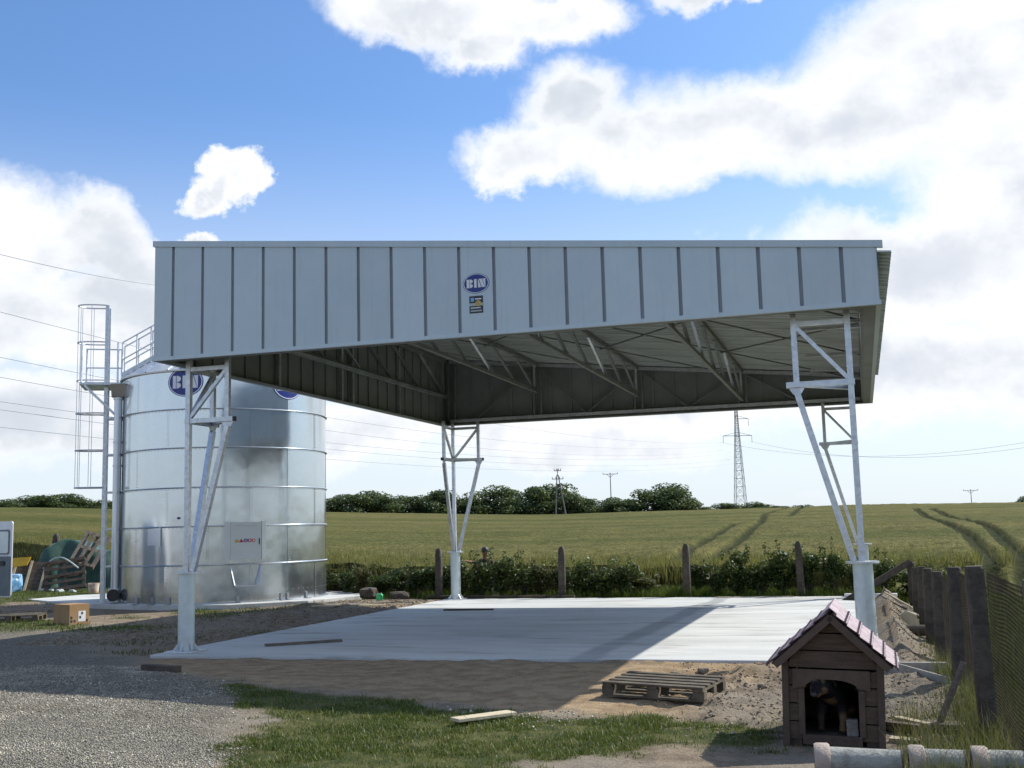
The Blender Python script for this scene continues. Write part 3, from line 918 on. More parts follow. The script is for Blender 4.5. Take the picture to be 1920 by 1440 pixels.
def truss_x(y):
    t = bpy.data.objects.new('edge_truss', None); col.objects.link(t); t.parent = cn; t.empty_display_size = .1
    zl = ZB + .1
    MB().beam((.25, y, zl), (W - .25, y, zl), .08).build('bottom_chord', M['galv'], t)
    MB().beam((.25, y, zt(.25) - .2), (W - .25, y, zt(W - .25) - .2), .08).build('top_chord', M['galv'], t)
    bot = [.95, 3.75, 6.2, 8.7]; top = [2.52, 5.0, 7.42]
    for i, xb in enumerate(bot):
        if i < 3:
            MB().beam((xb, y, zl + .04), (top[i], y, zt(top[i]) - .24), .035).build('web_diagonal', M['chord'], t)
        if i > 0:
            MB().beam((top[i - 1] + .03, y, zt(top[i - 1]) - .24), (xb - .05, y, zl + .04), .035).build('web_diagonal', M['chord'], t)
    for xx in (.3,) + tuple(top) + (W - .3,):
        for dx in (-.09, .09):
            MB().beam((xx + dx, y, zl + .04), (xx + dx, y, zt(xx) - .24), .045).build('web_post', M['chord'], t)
truss_x(.13); truss_x(D - .13)
# wall posts and girt on the high side
for y in (3.6, 6.15, 6.65, 9.1):
    MB().beam((.1, y, ZB + .02), (.1, y, 5.9), .07).build('wall_post', M['galv'], cn)
MB().beam((.24, .3, 4.93), (.24, D - .3, 4.93), .07).build('girt', M['galv'], cn)
# wind bracing under the roof
xs_ = [.17] + TX + [W - .2]
ys_ = [.25, 4.1, 8.0, D - .25]
for i in range(4):
    for j in range(3):
        for flip in (0, 1):
            a = (xs_[i], ys_[j + flip]); b_ = (xs_[i + 1], ys_[j + 1 - flip])
            if flip and j != 1: continue
            off = .30 + .03 * flip
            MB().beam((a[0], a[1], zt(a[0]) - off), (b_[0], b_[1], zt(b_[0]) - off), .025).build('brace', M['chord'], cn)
# cross members between the low-side leg line and the eave
for k, y in enumerate((.75, 2.2, 3.9, 4.4, 7.4, 9.6, 11.4)):
    MB().beam((W - 1.2, y, zt(W) - .31), (W - .07, y, zt(W) - .31), .06, .05).build('outrigger', M['galv'], cn)
MB().box((W - .16, .23, ZB + .014), (W - .08, D - .23, ZB + .08)).build('eave_beam', M['fascia'], cn)


def support(cx, cy, sx_, sy_, label):
    t = bpy.data.objects.new('support', None); col.objects.link(t); t.parent = cn; t.location = (cx, cy, 0); t.empty_display_size = .2
    t['label'] = label
    g = M['galv']; H = 1.13
    MB().cyl((0, 0, .022), (0, 0, H), .12, n=32).build('tube', M['tube'], t, smooth=True)
    MB().lathe([(0, H), (.2, H), (.2, H + .025), (0, H + .025)], 32).build('flange', g, t)
    MB().box((-.22, -.22, 0.002), (.22, .22, .024)).build('base_plate', g, t)
    for k in range(8):
        a = math.pi / 4 * k + .2
        ca_, sa_ = math.cos(a), math.sin(a)
        MB().prism([(.118, .024), (.2, .024), (.118, .13)], lambda u, v, w, ca_=ca_, sa_=sa_: (u * ca_ - w * sa_, u * sa_ + w * ca_, v), -.005, .005).build('gusset', g, t)
    MB().beam((0, 0, H + .02), (0, 0, ZB + .05), .075, .075, (0, 1, 0)).build('corner_leg', g, t)
    L = .66; zf = 3.38
    for ax in (0, 1):
        e = Vector((sx_, 0, 0)) if ax == 0 else Vector((0, sy_, 0))
        up = (0, 1, 0) if ax == 0 else (1, 0, 0)
        MB().beam(e * .1 + Vector((0, 0, H + .03)), e * L + Vector((0, 0, zf - .1)), .075, .075, up).build('slant_leg', g, t)
        MB().beam(-e * .05 + Vector((0, 0, zf)), e * (L + .11) + Vector((0, 0, zf)), .075, .07).build('frame_bar', g, t)
        MB().beam(e * L + Vector((0, 0, zf + .03)), e * L + Vector((0, 0, ZB + .05)), .07, .07, up).build('upright', g, t)
        MB().beam(e * .03 + Vector((0, 0, 4.16)), e * L + Vector((0, 0, 4.16)), .06, .06).build('top_bar', g, t)
        MB().beam(e * .03 + Vector((0, 0, zf + .05)), e * (L - .03) + Vector((0, 0, 4.12)), .05, .055, up).build('diagonal', g, t)
        MB().box((-.045, -.045, -.04), (.045, .045, .04), Matrix.Translation(e * (L + .115) + Vector((0, 0, zf))) @ Matrix.Diagonal((.3 if ax == 0 else .84, .84 if ax == 0 else .3, .84, 1))).build('end_cap', M['black'] if sx_ > 0 else g, t)
        # hinge lug below the frame bar
        MB().prism([(L - .1, zf - .037), (L + .1, zf - .037), (L + .05, zf - .12), (L - .05, zf - .12)], (lambda u, v, w: (u * sx_, w, v)) if ax == 0 else (lambda u, v, w: (w, u * sy_, v)), -.006, .006).build('lug', g, t)
    MB().beam((sx_ * L, 0, zf - .001), (0, sy_ * L, zf - .001), .06, .05).build('frame_tie', g, t)
support(.325, .453, 1, 1, 'front leg nearest the silo')
support(9.845, .453, -1, 1, 'front leg behind the dog house')
support(.325, 11.98, 1, -1, 'rear leg by the hedge, left')
support(9.845, 11.98, -1, -1, 'rear leg by the hedge, right')


# ---- round logo with stencil letters, mapped on any surface through fn(u, v, t)
def in_poly(px, py, poly):
    c = False; n = len(poly)
    for i in range(n):
        (ax, ay), (bx, by) = poly[i], poly[(i + 1) % n]
        if (ay > py) != (by > py) and px < (bx - ax) * (py - ay) / (by - ay) + ax:
            c = not c
    return c
def letter_in(x, y):
    """BIN in stencil capitals on x 0..1, y 0..1"""
    if 0 <= x <= .13: return True                                   # B stem
    if .155 <= x <= .33:                                            # B bowls
        for (c0, h) in ((.755, .245), (.235, .235)):
            dy = abs(y - c0) / h
            if dy <= 1 and (x - .155) <= .175 * math.sqrt(max(0, 1 - dy ** 2.6)): return True
        return False
    if .40 <= x <= .53: return True                                 # I
    if in_poly(x, y, [(.60, 0), (.60, 1), (.62, 1), (.77, 0)]): return True   # N in three blades
    if in_poly(x, y, [(.655, 1), (.81, 1), (.97, 0), (.81, 0)]): return True
    if in_poly(x, y, [(.84, 1), (1, 1), (1, 0), (.985, 0)]): return True
    return False
def logo(parent, fn, rw, rh, nu=90, nv=34):
    root = bpy.data.objects.new('logo', None); col.objects.link(root); root.parent = parent; root.empty_display_size = .1
    root['label'] = 'blue oval logo with white stencil letters'
    def disc(name, mat, k0, k1, t):
        mbx = MB(); nr = 8 if k0 == 0 else 1; nn = 64
        rows = [k0 + (k1 - k0) * i / nr for i in range(nr + 1)]
        P = [fn(rw * k * math.cos(2 * math.pi * j / nn), rh * k * math.sin(2 * math.pi * j / nn), t) for k in rows for j in range(nn)]
        F = [(i * nn + j, i * nn + (j + 1) % nn, (i + 1) * nn + (j + 1) % nn, (i + 1) * nn + j) for i in range(nr) for j in range(nn)]
        mbx.add(P, F); return mbx.build(name, mat, root)
    disc('oval', M['blue'], 0, 1.0, .003)
    disc('rim_line', M['white'], .9, .955, .006)
    tw, th = rw * 1.42, rh * .86
    mbx = MB()
    for i in range(nu):
        for j in range(nv):
            if letter_in((i + .5) / nu, (j + .5) / nv):
                q = []
                for (a, b_) in ((i, j), (i + 1, j), (i + 1, j + 1), (i, j + 1)):
                    q.append(fn((a / nu - .5) * tw, (b_ / nv - .5) * th, .006))
                mbx.add(q, [(0, 1, 2, 3)])
    mbx.build('lettering', M['white'], root)
    return root
logo(cn, lambda u, v, t: (5.07 + u, -.0 - t, 4.972 + v), .19, .138)
sg = bpy.data.objects.new('plaque', None); col.objects.link(sg); sg.parent = cn; sg['label'] = 'small dark sticker with gold medal print'
def flat(name, x0, x1, z0, z1, t, mat): MB().box((x0, -t - .001, z0), (x1, -t, z1)).build(name, mat, sg)
flat('print_field', 4.968, 5.164, 4.562, 4.80, .002, M['darkprint'])
flat('print_band', 4.968, 5.164, 4.662, 4.702, .004, M['paleprint'])
flat('print_emblem', 4.99, 5.035, 4.725, 4.775, .004, M['skyprint'])
flat('print_line', 5.05, 5.14, 4.748, 4.765, .004, M['white'])
flat('print_line', 4.985, 5.13, 4.628, 4.642, .004, M['white'])
flat('print_line', 4.985, 5.145, 4.585, 4.604, .004, M['paleprint'])
mbx = MB(); mbx.add([(5.095 + .042 * math.cos(t), -.0065, 4.695 + .042 * math.sin(t)) for t in np.linspace(0, 2 * math.pi, 24, endpoint=False)], [tuple(range(24))]); mbx.build('medal', M['gold'], sg)

# ================================================================== SILO
DH = Vector((0.5198, -0.8543)); LH = Vector((-0.8543, -0.5198))       # towards the yard, towards the ladder
A0 = math.atan2(DH.y, DH.x)
so = thing('grain_silo', 'round galvanised steel grain silo with cone roof and blue oval logos', 'silo', (SC.x, SC.y, .085))
SZ = [0.0, 0.92, 1.84, 2.77, 3.73, 4.67, 5.64]
def cylp(a, z, r): return (r * math.cos(a), r * math.sin(a), z)
NS = 8
bolts = []
for k in range(6):
    for j in range(NS):
        a0 = A0 + (j + (.5 if k % 2 else 0.0) + .28) * 2 * math.pi / NS; a1 = a0 + 2 * math.pi / NS + .012
        mbx = MB(); seg = 14
        P = []
        for r_ in (SR, SR - .006):
            for z in (SZ[k] + .003, SZ[k + 1] - .003):
                for i in range(seg + 1):
                    rr = r_ + (.003 if i == 0 else (-.003 if i == seg else 0))
                    P.append(cylp(a0 + (a1 - a0) * i / seg, z, rr))
        F = []; q = seg + 1
        for i in range(seg):
            F.append((i, i + 1, q + i + 1, q + i)); F.append((2 * q + i + 1, 2 * q + i, 3 * q + i, 3 * q + i + 1))
        mbx.add(P, F)
        mbx.build('wall_sheet', M['silo'], so, smooth='all')
        for dz in np.linspace(SZ[k] + .06, SZ[k + 1] - .06, 13):
            bolts.append((a0 + .010, dz)); bolts.append((a0 + .026, dz))
    for a in np.linspace(0, 2 * math.pi, 150, endpoint=False):
        bolts.append((a, SZ[k + 1] - .045))
for a in np.linspace(0, 2 * math.pi, 90, endpoint=False): bolts.append((a, .26))
mbx = MB()
for (a, z) in bolts:
    c_, s_ = math.cos(a), math.sin(a); h = .0085
    t = Vector((-s_, c_, 0)); nrm = Vector((c_, s_, 0)); p = nrm * (SR + .002) + Vector((0, 0, z)); up = Vector((0, 0, 1))
    mbx.add([p - t * h - up * h, p + t * h - up * h, p + t * h + up * h, p - t * h + up * h, p + nrm * .012], [(0, 1, 4), (1, 2, 4), (2, 3, 4), (3, 0, 4)])
tag(mbx.build('bolts', M['bolt'], so), kind='stuff')
for k in range(1, 6):
    z = SZ[k]
    MB().lathe([(SR - .01, z - .028), (SR + .03, z - .024), (SR + .036, z - .012), (SR + .012, z + .006), (SR - .01, z + .012)], 112).build('flange_ring', M['silo_dull'], so, smooth=True)
MB().lathe([(SR - .02, 0), (SR + .05, 0), (SR + .05, .012), (SR + .004, .02)], 96).build('base_ring', M['silo_dull'], so)
# cone roof of folded sectors
TANR = .62
def roofz(r): return SZ[6] + (SR + .06 - r) * TANR - .01
for j in range(24):
    a0 = 2 * math.pi * j / 24; a1 = 2 * math.pi * (j + 1) / 24
    mbx = MB(); P = []
    for r in (SR + .06, .28):
        for i, a in enumerate((a0, a0 + .01, (a0 + a1) / 2, a1 - .01, a1)):
            P.append(cylp(a, roofz(r) + (.03 if i in (0, 4) else 0), r))
    mbx.add(P, [(i, i + 1, 5 + i + 1, 5 + i) for i in range(4)])
    mbx.build('roof_sector', M['silo_dull'], so)
MB().lathe([(SR - .01, SZ[6] - .05), (SR + .065, SZ[6] - .045), (SR + .07, SZ[6] - .012), (SR, SZ[6] - .002)], 96).build('eave_ring', M['silo_dull'], so)
MB().lathe([(.3, roofz(.3) - .02), (.3, roofz(.3) + .18), (0, roofz(.3) + .28)], 24).build('roof_cap', M['silo_dull'], so)
def onwall(a, z): return lambda u, v, t: cylp(a + u / SR, z + v, SR + .004 + t)
logo(so, onwall(rad(-80.4), 5.33), .45, .36)
logo(so, onwall(rad(-23.5), 5.30), .45, .36)
mbx = MB(); fn = onwall(rad(-83.1), 2.04)
mbx.add([fn(.045 * math.cos(t), .03 * math.sin(t), .002) for t in np.linspace(0, 2 * math.pi, 20, endpoint=False)], [tuple(range(20))]); mbx.build('small_oval_sticker', M['blue'], so)
# inspection door
dr = bpy.data.objects.new('door', None); col.objects.link(dr); dr.parent = so
fn = onwall(rad(-47.2), 1.46)
def patch(mbx, u0, u1, v0, v1, t0, t1, n=8):
    P = [fn(u0 + (u1 - u0) * i / n, v, t) for t in (t0, t1) for v in (v0, v1) for i in range(n + 1)]
    q = n + 1; F = []
    for i in range(n):
        F += [(i, i + 1, q + i + 1, q + i), (2 * q + i + 1, 2 * q + i, 3 * q + i, 3 * q + i + 1), (2 * q + i, 2 * q + i + 1, i + 1, i), (q + i, q + i + 1, 3 * q + i + 1, 3 * q + i)]
    F += [(0, q, 3 * q, 2 * q), (n, n + 2 * q, n + 3 * q, n + q)]
    return mbx.add(P, F)
patch(MB(), -.40, .33, -.43, .45, .034, .044, 1).build('leaf', M['silo_dull'], dr)
patch(MB(), -.54, -.415, -.45, .47, .0, .03).build('jamb', M['silo_dull'], dr)
patch(MB(), .345, .45, -.45, .47, .0, .03).build('jamb', M['silo_dull'], dr)
patch(MB(), .27, .285, -.09, .06, .05, .075, 1).build('handle', M['black'], dr)
def shape(poly, mat, name): 
    mbx = MB(); mbx.add([fn(u, v, .05) for u, v in poly], [tuple(range(len(poly)))]); mbx.build(name, mat, dr)
for i in range(2):
    u = -.25 + .1 * i
    shape([(u - .05, -.03), (u + .05, -.03), (u, .055)], M['yellow'] if i == 0 else M['red'], 'warning_triangle')
for i, mm in enumerate(('blue', 'red', 'red')):
    u = -.045 + .092 * i
    shape([(u + .042 * math.cos(t), .01 + .042 * math.sin(t)) for t in np.linspace(0, 2 * math.pi, 20, endpoint=False)], M[mm], 'safety_sign')
    mbx = MB(); mbx.add([fn(u + .022 * math.cos(t), .01 + .022 * math.sin(t), .053) for t in np.linspace(0, 2 * math.pi, 12, endpoint=False)], [tuple(range(12))]); mbx.build('sign_centre', M['white'], dr)
# trough bracket below the door
fn = onwall(rad(-48.0), .0)
tb = bpy.data.objects.new('sample_trough', None); col.objects.link(tb); tb.parent = so
mbx = MB()
P = [fn(-.37, .90, .005), fn(-.27, .40, .16), fn(.27, .40, .16), fn(.37, .90, .005), fn(-.27, .38, .005), fn(.27, .38, .005)]
MB().add(P + [fn(-.36, .90, .002), fn(-.262, .405, .15)], [(0, 1, 4)]).build('cheek', M['silo_dull'], tb)
MB().add(P, [(3, 5, 2)]).build('cheek', M['silo_dull'], tb)
MB().add(P, [(1, 2, 5, 4)]).build('floor_plate', M['silo_dull'], tb)
mbx = MB(); mbx.beam(P[0], P[1], .03).build('edge_bar', M['silo_dull'], tb); MB().beam(P[3], P[2], .03).build('edge_bar', M['silo_dull'], tb); MB().beam(P[1], P[2], .035).build('edge_bar', M['silo_dull'], tb)
# hatch plate, anchors
fn = onwall(rad(-98.0), 1.6)
patch(MB(), -.2, .16, -.2, .2, .002, .012, 4).build('hatch_plate', M['silo_dull'], so)
patch(MB(), .17, .21, -.22, .24, .002, .03, 2).build('hatch_bar', M['silo_dull'], so)
for a in (-110, -98, -88, -76, -52, -28, -24, -10):
    fn = onwall(rad(a), 0)
    patch(MB(), -.05, .05, .0, .02, .0, .14, 1).build('anchor', M['bolt'], so)
    patch(MB(), -.03, .03, .02, .17, .0, .03, 1).build('anchor', M['bolt'], so)
# ---- ladder with safety cage, platform and roof rail
T3 = Vector((DH.x, DH.y, 0)); L3 = Vector((LH.x, LH.y, 0)); Z3 = Vector((0, 0, 1))
lad = bpy.data.objects.new('ladder', None); col.objects.link(lad); lad.parent = so
def lp(l, t, z): return L3 * l + T3 * t + Z3 * z
for t in (-.22, .22):
    MB().beam(lp(3.0, t, 0), lp(3.0, t, 7.62), .035, .09, L3).build('stile', M['galv'], lad)
    for z in (.9, 1.84, 2.77, 3.73, 4.67):
        MB().beam(lp(2.6, t, z), lp(2.99, t, z), .04).build('wall_bracket', M['galv'], lad)
for k in range(26):
    MB().cyl(lp(3.0, -.22, .35 + k * .28), lp(3.0, .22, .35 + k * .28), .014, n=6).build('rung', M['galv'], lad)
hz = [2.9, 3.85, 4.8, 5.65, 6.65, 7.62]
def hoop_pts(z): return [lp(3.0 + .74 * math.sin(s_), .22 * math.cos(s_) * (1 + .7 * math.sin(s_)), z) for s_ in np.linspace(0, math.pi, 15)]
for z in hz:
    MB().path(hoop_pts(z), .018, 6).build('cage_hoop', M['galv'], lad)
for s_ in (.55, 1.1, 1.57, 2.05, 2.6):
    p = lp(3.0 + .73 * math.sin(s_), .22 * math.cos(s_) * (1 + .7 * math.sin(s_)), 0)
    MB().beam(p + Z3 * 2.88, p + Z3 * 7.63, .028, .012, L3).build('cage_bar', M['galv'], lad)
pf = bpy.data.objects.new('platform', None); col.objects.link(pf); pf.parent = so
MB().prism([(2.62, -.75), (3.62, -.75), (3.62, .5), (2.62, .5)], lambda u, v, t: tuple(lp(u, v, t)), 5.50, 5.56).build('deck', M['galv'], pf)
for t in (-.7, .45):
    MB().beam(lp(2.6, t, 4.6), lp(3.5, t, 5.49), .05).build('knee_brace', M['galv'], pf)
    for l in (2.7, 3.58):
        MB().beam(lp(l, t, 5.56), lp(l, t, 6.62), .035).build('rail_post', M['galv'], pf)
    for z in (6.1, 6.6):
        if t < 0: MB().beam(lp(2.7, t, z), lp(3.58, t, z), .03).build('rail', M['galv'], pf)
rr_ = bpy.data.objects.new('roof_stair', None); col.objects.link(rr_); rr_.parent = so
for t in (-.34, .34):
    a = lp(2.6, t, roofz(2.6)); b_ = lp(.5, t, roofz(.5))
    MB().beam(a + Z3 * .1, b_ + Z3 * .1, .03, .1).build('stringer', M['galv'], rr_)
    for h in (.5, .95):
        MB().beam(a + Z3 * h, b_ + Z3 * h, .03).build('handrail', M['galv'], rr_)
    for k in range(7):
        p = a + (b_ - a) * (k / 6)
        MB().beam(p + Z3 * .05, p + Z3 * .96, .028).build('rail_post', M['galv'], rr_)
for k in range(12):
    l = 2.5 - k * .17
    MB().beam(lp(l, -.34, roofz(l) + .12), lp(l, .34, roofz(l) + .12), .12, .02).build('tread', M['galv'], rr_)
# fill pipe with flared head
fp_ = bpy.data.objects.new('fill_pipe', None); col.objects.link(fp_); fp_.parent = so
pc = lp(2.66, .55, 0)
MB().cyl(pc + Z3 * .35, pc + Z3 * 5.1, .1, n=20).build('pipe', M['silo_dull'], fp_, smooth=True)
MB().cyl(pc + Z3 * 5.1, pc + Z3 * 5.16, .12, n=20).build('collar', M['galv'], fp_)
MB().prism([(-.14, 5.17), (.14, 5.17), (.36, 5.47), (-.16, 5.47)], lambda u, v, t: tuple(pc + T3 * u + L3 * t + Z3 * v), -.2, .16).build('hood', M['silo_dull'], fp_)
MB().cyl(pc + Z3 * .03, pc + Z3 * .36, .16, n=20).build('foot_box', M['silo_dull'], fp_, smooth=True)
MB().cyl(pc + L3 * .02 + Z3 * .2 + T3 * .1, pc + L3 * .02 + Z3 * .2 + T3 * .26, .15, n=24).build('fan_case', M['black'], fp_)
for z in (1.5, 3.4, 4.0):
    MB().cyl(pc + Z3 * z, pc + Z3 * (z + .04), .112, n=20).build('clip', M['galv'], fp_)
    MB().beam(pc + Z3 * (z + .02), pc - L3 * .14 - T3 * .25 + Z3 * (z + .02), .03).build('clip_arm', M['galv'], fp_)

# ================================================================== YARD THINGS
def gzf(x, y): return float(gz(np.array([x]), np.array([y]))[0])

def make_pallet(name, label, loc, rot, wood, group=None, L=1.2, Wd=0.95, nt=6, cat='pallet'):
    t = thing(name, label, cat, loc, group=group, rot=rot)
    bw = .1
    for i in range(nt):
        y = -Wd / 2 + bw / 2 + (Wd - bw) * i / (nt - 1)
        w_ = bw * random.uniform(.9, 1.1)
        MB().box((-L / 2, y - w_ / 2, .122), (L / 2, y + w_ / 2, .144), Matrix.Rotation(random.uniform(-.008, .008), 4, 'Z')).build('deck_board', wood, t, bevel=.004)
    for x in (-L / 2 + .05, 0, L / 2 - .05):
        MB().box((x - .05, -Wd / 2, .1), (x + .05, Wd / 2, .121)).build('cross_board', wood, t)
        for y in (-Wd / 2 + .06, 0, Wd / 2 - .06):
            MB().box((x - .06, y - .05, .022), (x + .06, y + .05, .099)).build('block', wood, t)
    for y in (-Wd / 2 + .06, 0, Wd / 2 - .06):
        MB().box((-L / 2, y - .05, .0), (L / 2, y + .05, .021)).build('bottom_board', wood, t)
    return t

make_pallet('pallet', 'weathered grey wooden pallet lying on the sand in front of the slab', (7.81, -2.3, gzf(7.81, -2.3) + .005), (rad(1.0), rad(1.2), rad(-9)), M['wood_mid'], L=1.06, Wd=.8, nt=5)
make_pallet('pallet', 'dark wooden pallet lying on the gravel beside the cardboard box', (-7.75, 6.25, gzf(-7.75, 6.25)), (0, 0, rad(28)), M['wood_mid'])
def lean(yaw, tilt, roll): return (Matrix.Rotation(rad(yaw), 3, 'Z') @ Matrix.Rotation(rad(tilt), 3, 'X') @ Matrix.Rotation(rad(roll), 3, 'Z')).to_euler()
make_pallet('pallet', 'brown slatted pallet leaning below the looped hose on the heap', (-13.75, 15.45, .58), lean(26, 66, 8), M['wood_dark'], Wd=1.0, nt=5)
make_pallet('pallet', 'pale pallet tipped up on top of the green tarpaulin heap', (-13.55, 16.35, 1.32), lean(31, 56, 68), M['wood'], Wd=.8, nt=4)
lb = thing('plank_partition', 'dark brown planking with three pale battens leaning next to the yellow panel', 'planking', (-14.95, 15.2, .6), rot=lean(30, 68, -9))
for k in range(8):
    MB().box((-.62, -.5 + k * .125 + .004, 0), (.62, -.5 + (k + 1) * .125 - .004, .022)).build('board', M['wood_dark'], lb)
for x_ in (-.42, .02, .46):
    MB().box((x_ - .035, -.5, .023), (x_ + .035, .5, .06)).build('batten', M['wood_pale'], lb)

# cardboard box
bx = thing('cardboard_box', 'brown cardboard box with a white label standing at the gravel edge', 'box', (-5.75, 5.62, gzf(-5.75, 5.62)), rad(-22))
MB().box((-.3, -.22, 0), (.3, .22, .40)).build('carton', M['card'], bx, bevel=.006)
for s_ in (-1, 1):
    MB().box((-.3, -.22 if s_ < 0 else .012, .401), (.3, -.012 if s_ < 0 else .22, .407)).build('flap', M['card'], bx)
MB().box((.3005, -.02, .06), (.302, .14, .27)).build('label_sheet', M['white'], bx)
for k, (y, z) in enumerate(((-.17, .05), (-.17, .12), (-.1, .05), (.17, .05), (.02, .12), (.06, .2))):
    MB().box((.3025, y - .02, z), (.304, y + .02, z + .05)).build('print_mark', M['darkprint'], bx)

# boards lying about
def board(label, a, b_, w, h, mat, zoff=0.0, cat='board', name='board', za=None, zb_=None):
    a = Vector((a[0], a[1], (gzf(*a[:2]) if za is None else za) + h / 2 + zoff)); b_ = Vector((b_[0], b_[1], (gzf(*b_[:2]) if zb_ is None else zb_) + h / 2 + zoff))
    c_ = (a + b_) / 2
    mbx = MB().beam(a - c_, b_ - c_, w, h)
    o_ = mbx.build(name, mat, bevel=.004)
    o_.location = c_
    return tag(o_, label, cat)
board('grey plank lying on the shaded slab near the front left leg', (1.17, 1.25), (2.07, 2.0), .12, .035, M['wood'], za=.001, zb_=.001)
board('thin plank lying across the slab near its rear left corner', (1.37, 8.36), (2.43, 8.46), .1, .03, M['wood_red'], za=.001, zb_=.001)
board('pale new board half buried in the grass in front of the sand', (6.22, -4.28), (6.62, -3.8), .16, .03, M['wood_pale'], .04)
board('short dark beam lying on the shaded gravel', (1.09, -1.65), (1.69, -1.8), .1, .08, M['wood_dark'], 0)
board('pale batten lying on the soil along the left slab edge', (-1.55, 8.1), (-.55, 9.7), .09, .025, M['wood_pale'], .03)
board('long thin board along the rear edge of the slab', (-.6, 12.42), (3.2, 12.36), .12, .06, M['wood_dark'], .04)
board('thin lath lying along the rear edge of the slab by the right legs', (6.6, 12.0), (8.3, 12.05), .06, .02, M['wood_pale'], za=.001, zb_=.001)
board('square timber rail laid level from the slab corner to the fence', (9.9, -.38), (10.68, -.33), .09, .1, M['wood_grey'], za=-.06, zb_=-.06)
board('broad old plank sloping down from the slab corner to the fence', (9.95, -.58), (10.62, -1.55), .03, .2, M['wood_grey'], za=-.09, zb_=-.17)
board('sawn board end sticking out to the right of the dog house', (9.85, -4.0), (10.22, -4.1), .1, .07, M['wood_red'], 0)
board('pale sawn board lying in weeds beside the dog house', (10.05, -3.75), (10.32, -3.95), .08, .05, M['wood_pale'], 0.02)
board('grey shiny board lying in the grass at the fence foot', (10.25, -3.85), (10.58, -3.9), .2, .03, M['wood'], 0.04)
board('short pale board lying nearest the concrete pipes', (9.98, -4.45), (10.2, -4.5), .12, .04, M['wood_pale'], 0.0)
board('tall pale stake leaning against the nearest fence post', (10.36, -3.9), (10.62, -3.75), .06, .03, M['wood'], 0, cat='stake', name='stake', za=-.12, zb_=.42)
board('pale lath resting on the spoil behind the right front leg', (10.2, 9.4), (10.7, 9.3), .05, .03, M['wood_pale'], .1)
board('grey lath resting on the spoil towards the fence corner', (10.15, 8.6), (10.75, 7.6), .05, .03, M['wood'], .1)
board('white painted board end on the rear right slab corner', (9.4, 12.1), (10.5, 12.05), .25, .06, M['white'], za=.001, zb_=.001)

def rock(name, label, loc, size, mat, seed, cat='stone'):
    bm = bmesh.new(); bmesh.ops.create_icosphere(bm, subdivisions=3, radius=1.0)
    for v in bm.verts:
        k = 1 + .35 * mnoise.noise(v.co * 1.3 + Vector((seed * 7.1, 0, 0))) + .12 * mnoise.noise(v.co * 4 + Vector((seed, 3, 0)))
        v.co = Vector((max(-.8, min(.8, v.co.x * k)) * size[0], max(-.8, min(.8, v.co.y * k)) * size[1], max(-.75, min(.75, v.co.z * k)) * size[2]))
    me = bpy.data.meshes.new(name); bm.to_mesh(me); bm.free(); me.materials.append(mat)
    o_ = link(name, me, loc=loc, rot=(0, 0, seed * 1.7)); 
    return tag(o_, label, cat)
rock('concrete_lump', 'large broken brown block on the soil beside the silo pad', (-2.15, 12.35, .16), (.32, .24, .17), M['conc_post'], 1)
rock('concrete_lump', 'flat broken brown block right of the larger one by the hedge', (-1.25, 12.2, .08), (.3, .2, .15), M['conc_post'], 2)
rock('plastic_bag', 'crumpled bright green plastic bag on the soil by the broken blocks', (-1.5, 11.55, .08), (.1, .1, .13), M['greenbag'], 3, 'bag')
rock('stone', 'grey fieldstone at the edge of the sand behind the pallet', (8.0, -.75, gzf(8.0, -.75) + .03), (.08, .05, .045), M['clod2'], 4)
rock('stone', 'flat stone lying on the sand behind the pallet, left of the bigger one', (7.7, -.95, gzf(7.7, -.95) + .02), (.07, .05, .03), M['clod2'], 5)
rock('stone', 'round stone on the churned soil by the dog house wall', (8.75, -1.7, gzf(8.75, -1.7) + .02), (.06, .05, .04), M['clod2'], 6)
lg = MB().cyl((-.22, 0, 0), (.22, .05, 0), .09, .085, 14).build('log', M['bark']); lg.location = (10.52, 4.55, gzf(10.52, 4.55) + .07); tag(lg, 'short sawn log at the foot of the fence by the spoil', 'log')
lg = MB().prism([(-.15, 0), (.15, 0), (.12, .2), (-.02, .26), (-.14, .18)], lambda u, v, t: (u, t, v), -.15, .15).build('timber_block', M['wood_pale']); lg.location = (10.5, 5.6, gzf(10.5, 5.6)); tag(lg, 'pale split timber block behind the log at the fence', 'block')

# ---- heap under the green tarpaulin
def draped(nu=60, nv=40):
    V_ = []
    for j in range(nv + 1):
        for i in range(nu + 1):
            u = i / nu * 2 - 1; v = j / nv * 2 - 1
            x = u * 2.1; y = v * 1.35
            e = min(1, max(abs(u), abs(v)))
            h = 1.3 * (1 - sm(e, .66, 1.0)) * (1 + .18 * math.exp(-((u + .35) / .3) ** 2) - .12 * math.exp(-((u - .2) / .22) ** 2))
            fold = .11 * math.sin(9 * u + 3 * v + 2.5 * mnoise.noise(Vector((u * 2, v * 2, 0)))) * sm(e, .3, .8) + .05 * mnoise.noise(Vector((u * 5, v * 5, 1)))
            V_.append((x * (1 + .08 * mnoise.noise(Vector((u * 3, v * 3, 4)))), y + fold, max(0.01, float(h) + fold * .7)))
    F_ = [(j * (nu + 1) + i, j * (nu + 1) + i + 1, (j + 1) * (nu + 1) + i + 1, (j + 1) * (nu + 1) + i) for j in range(nv) for i in range(nu)]
    return np_mesh('tarpaulin_heap', np.array(V_), np.array(F_), M['tarp'], True)
tp = link('tarpaulin_heap', draped(), loc=(-14.35, 17.7, gzf(-14.35, 17.7) - .03), rot=(0, 0, rad(30)))
tag(tp, 'heap covered by a dark green tarpaulin behind the leaning pallets', 'tarpaulin')
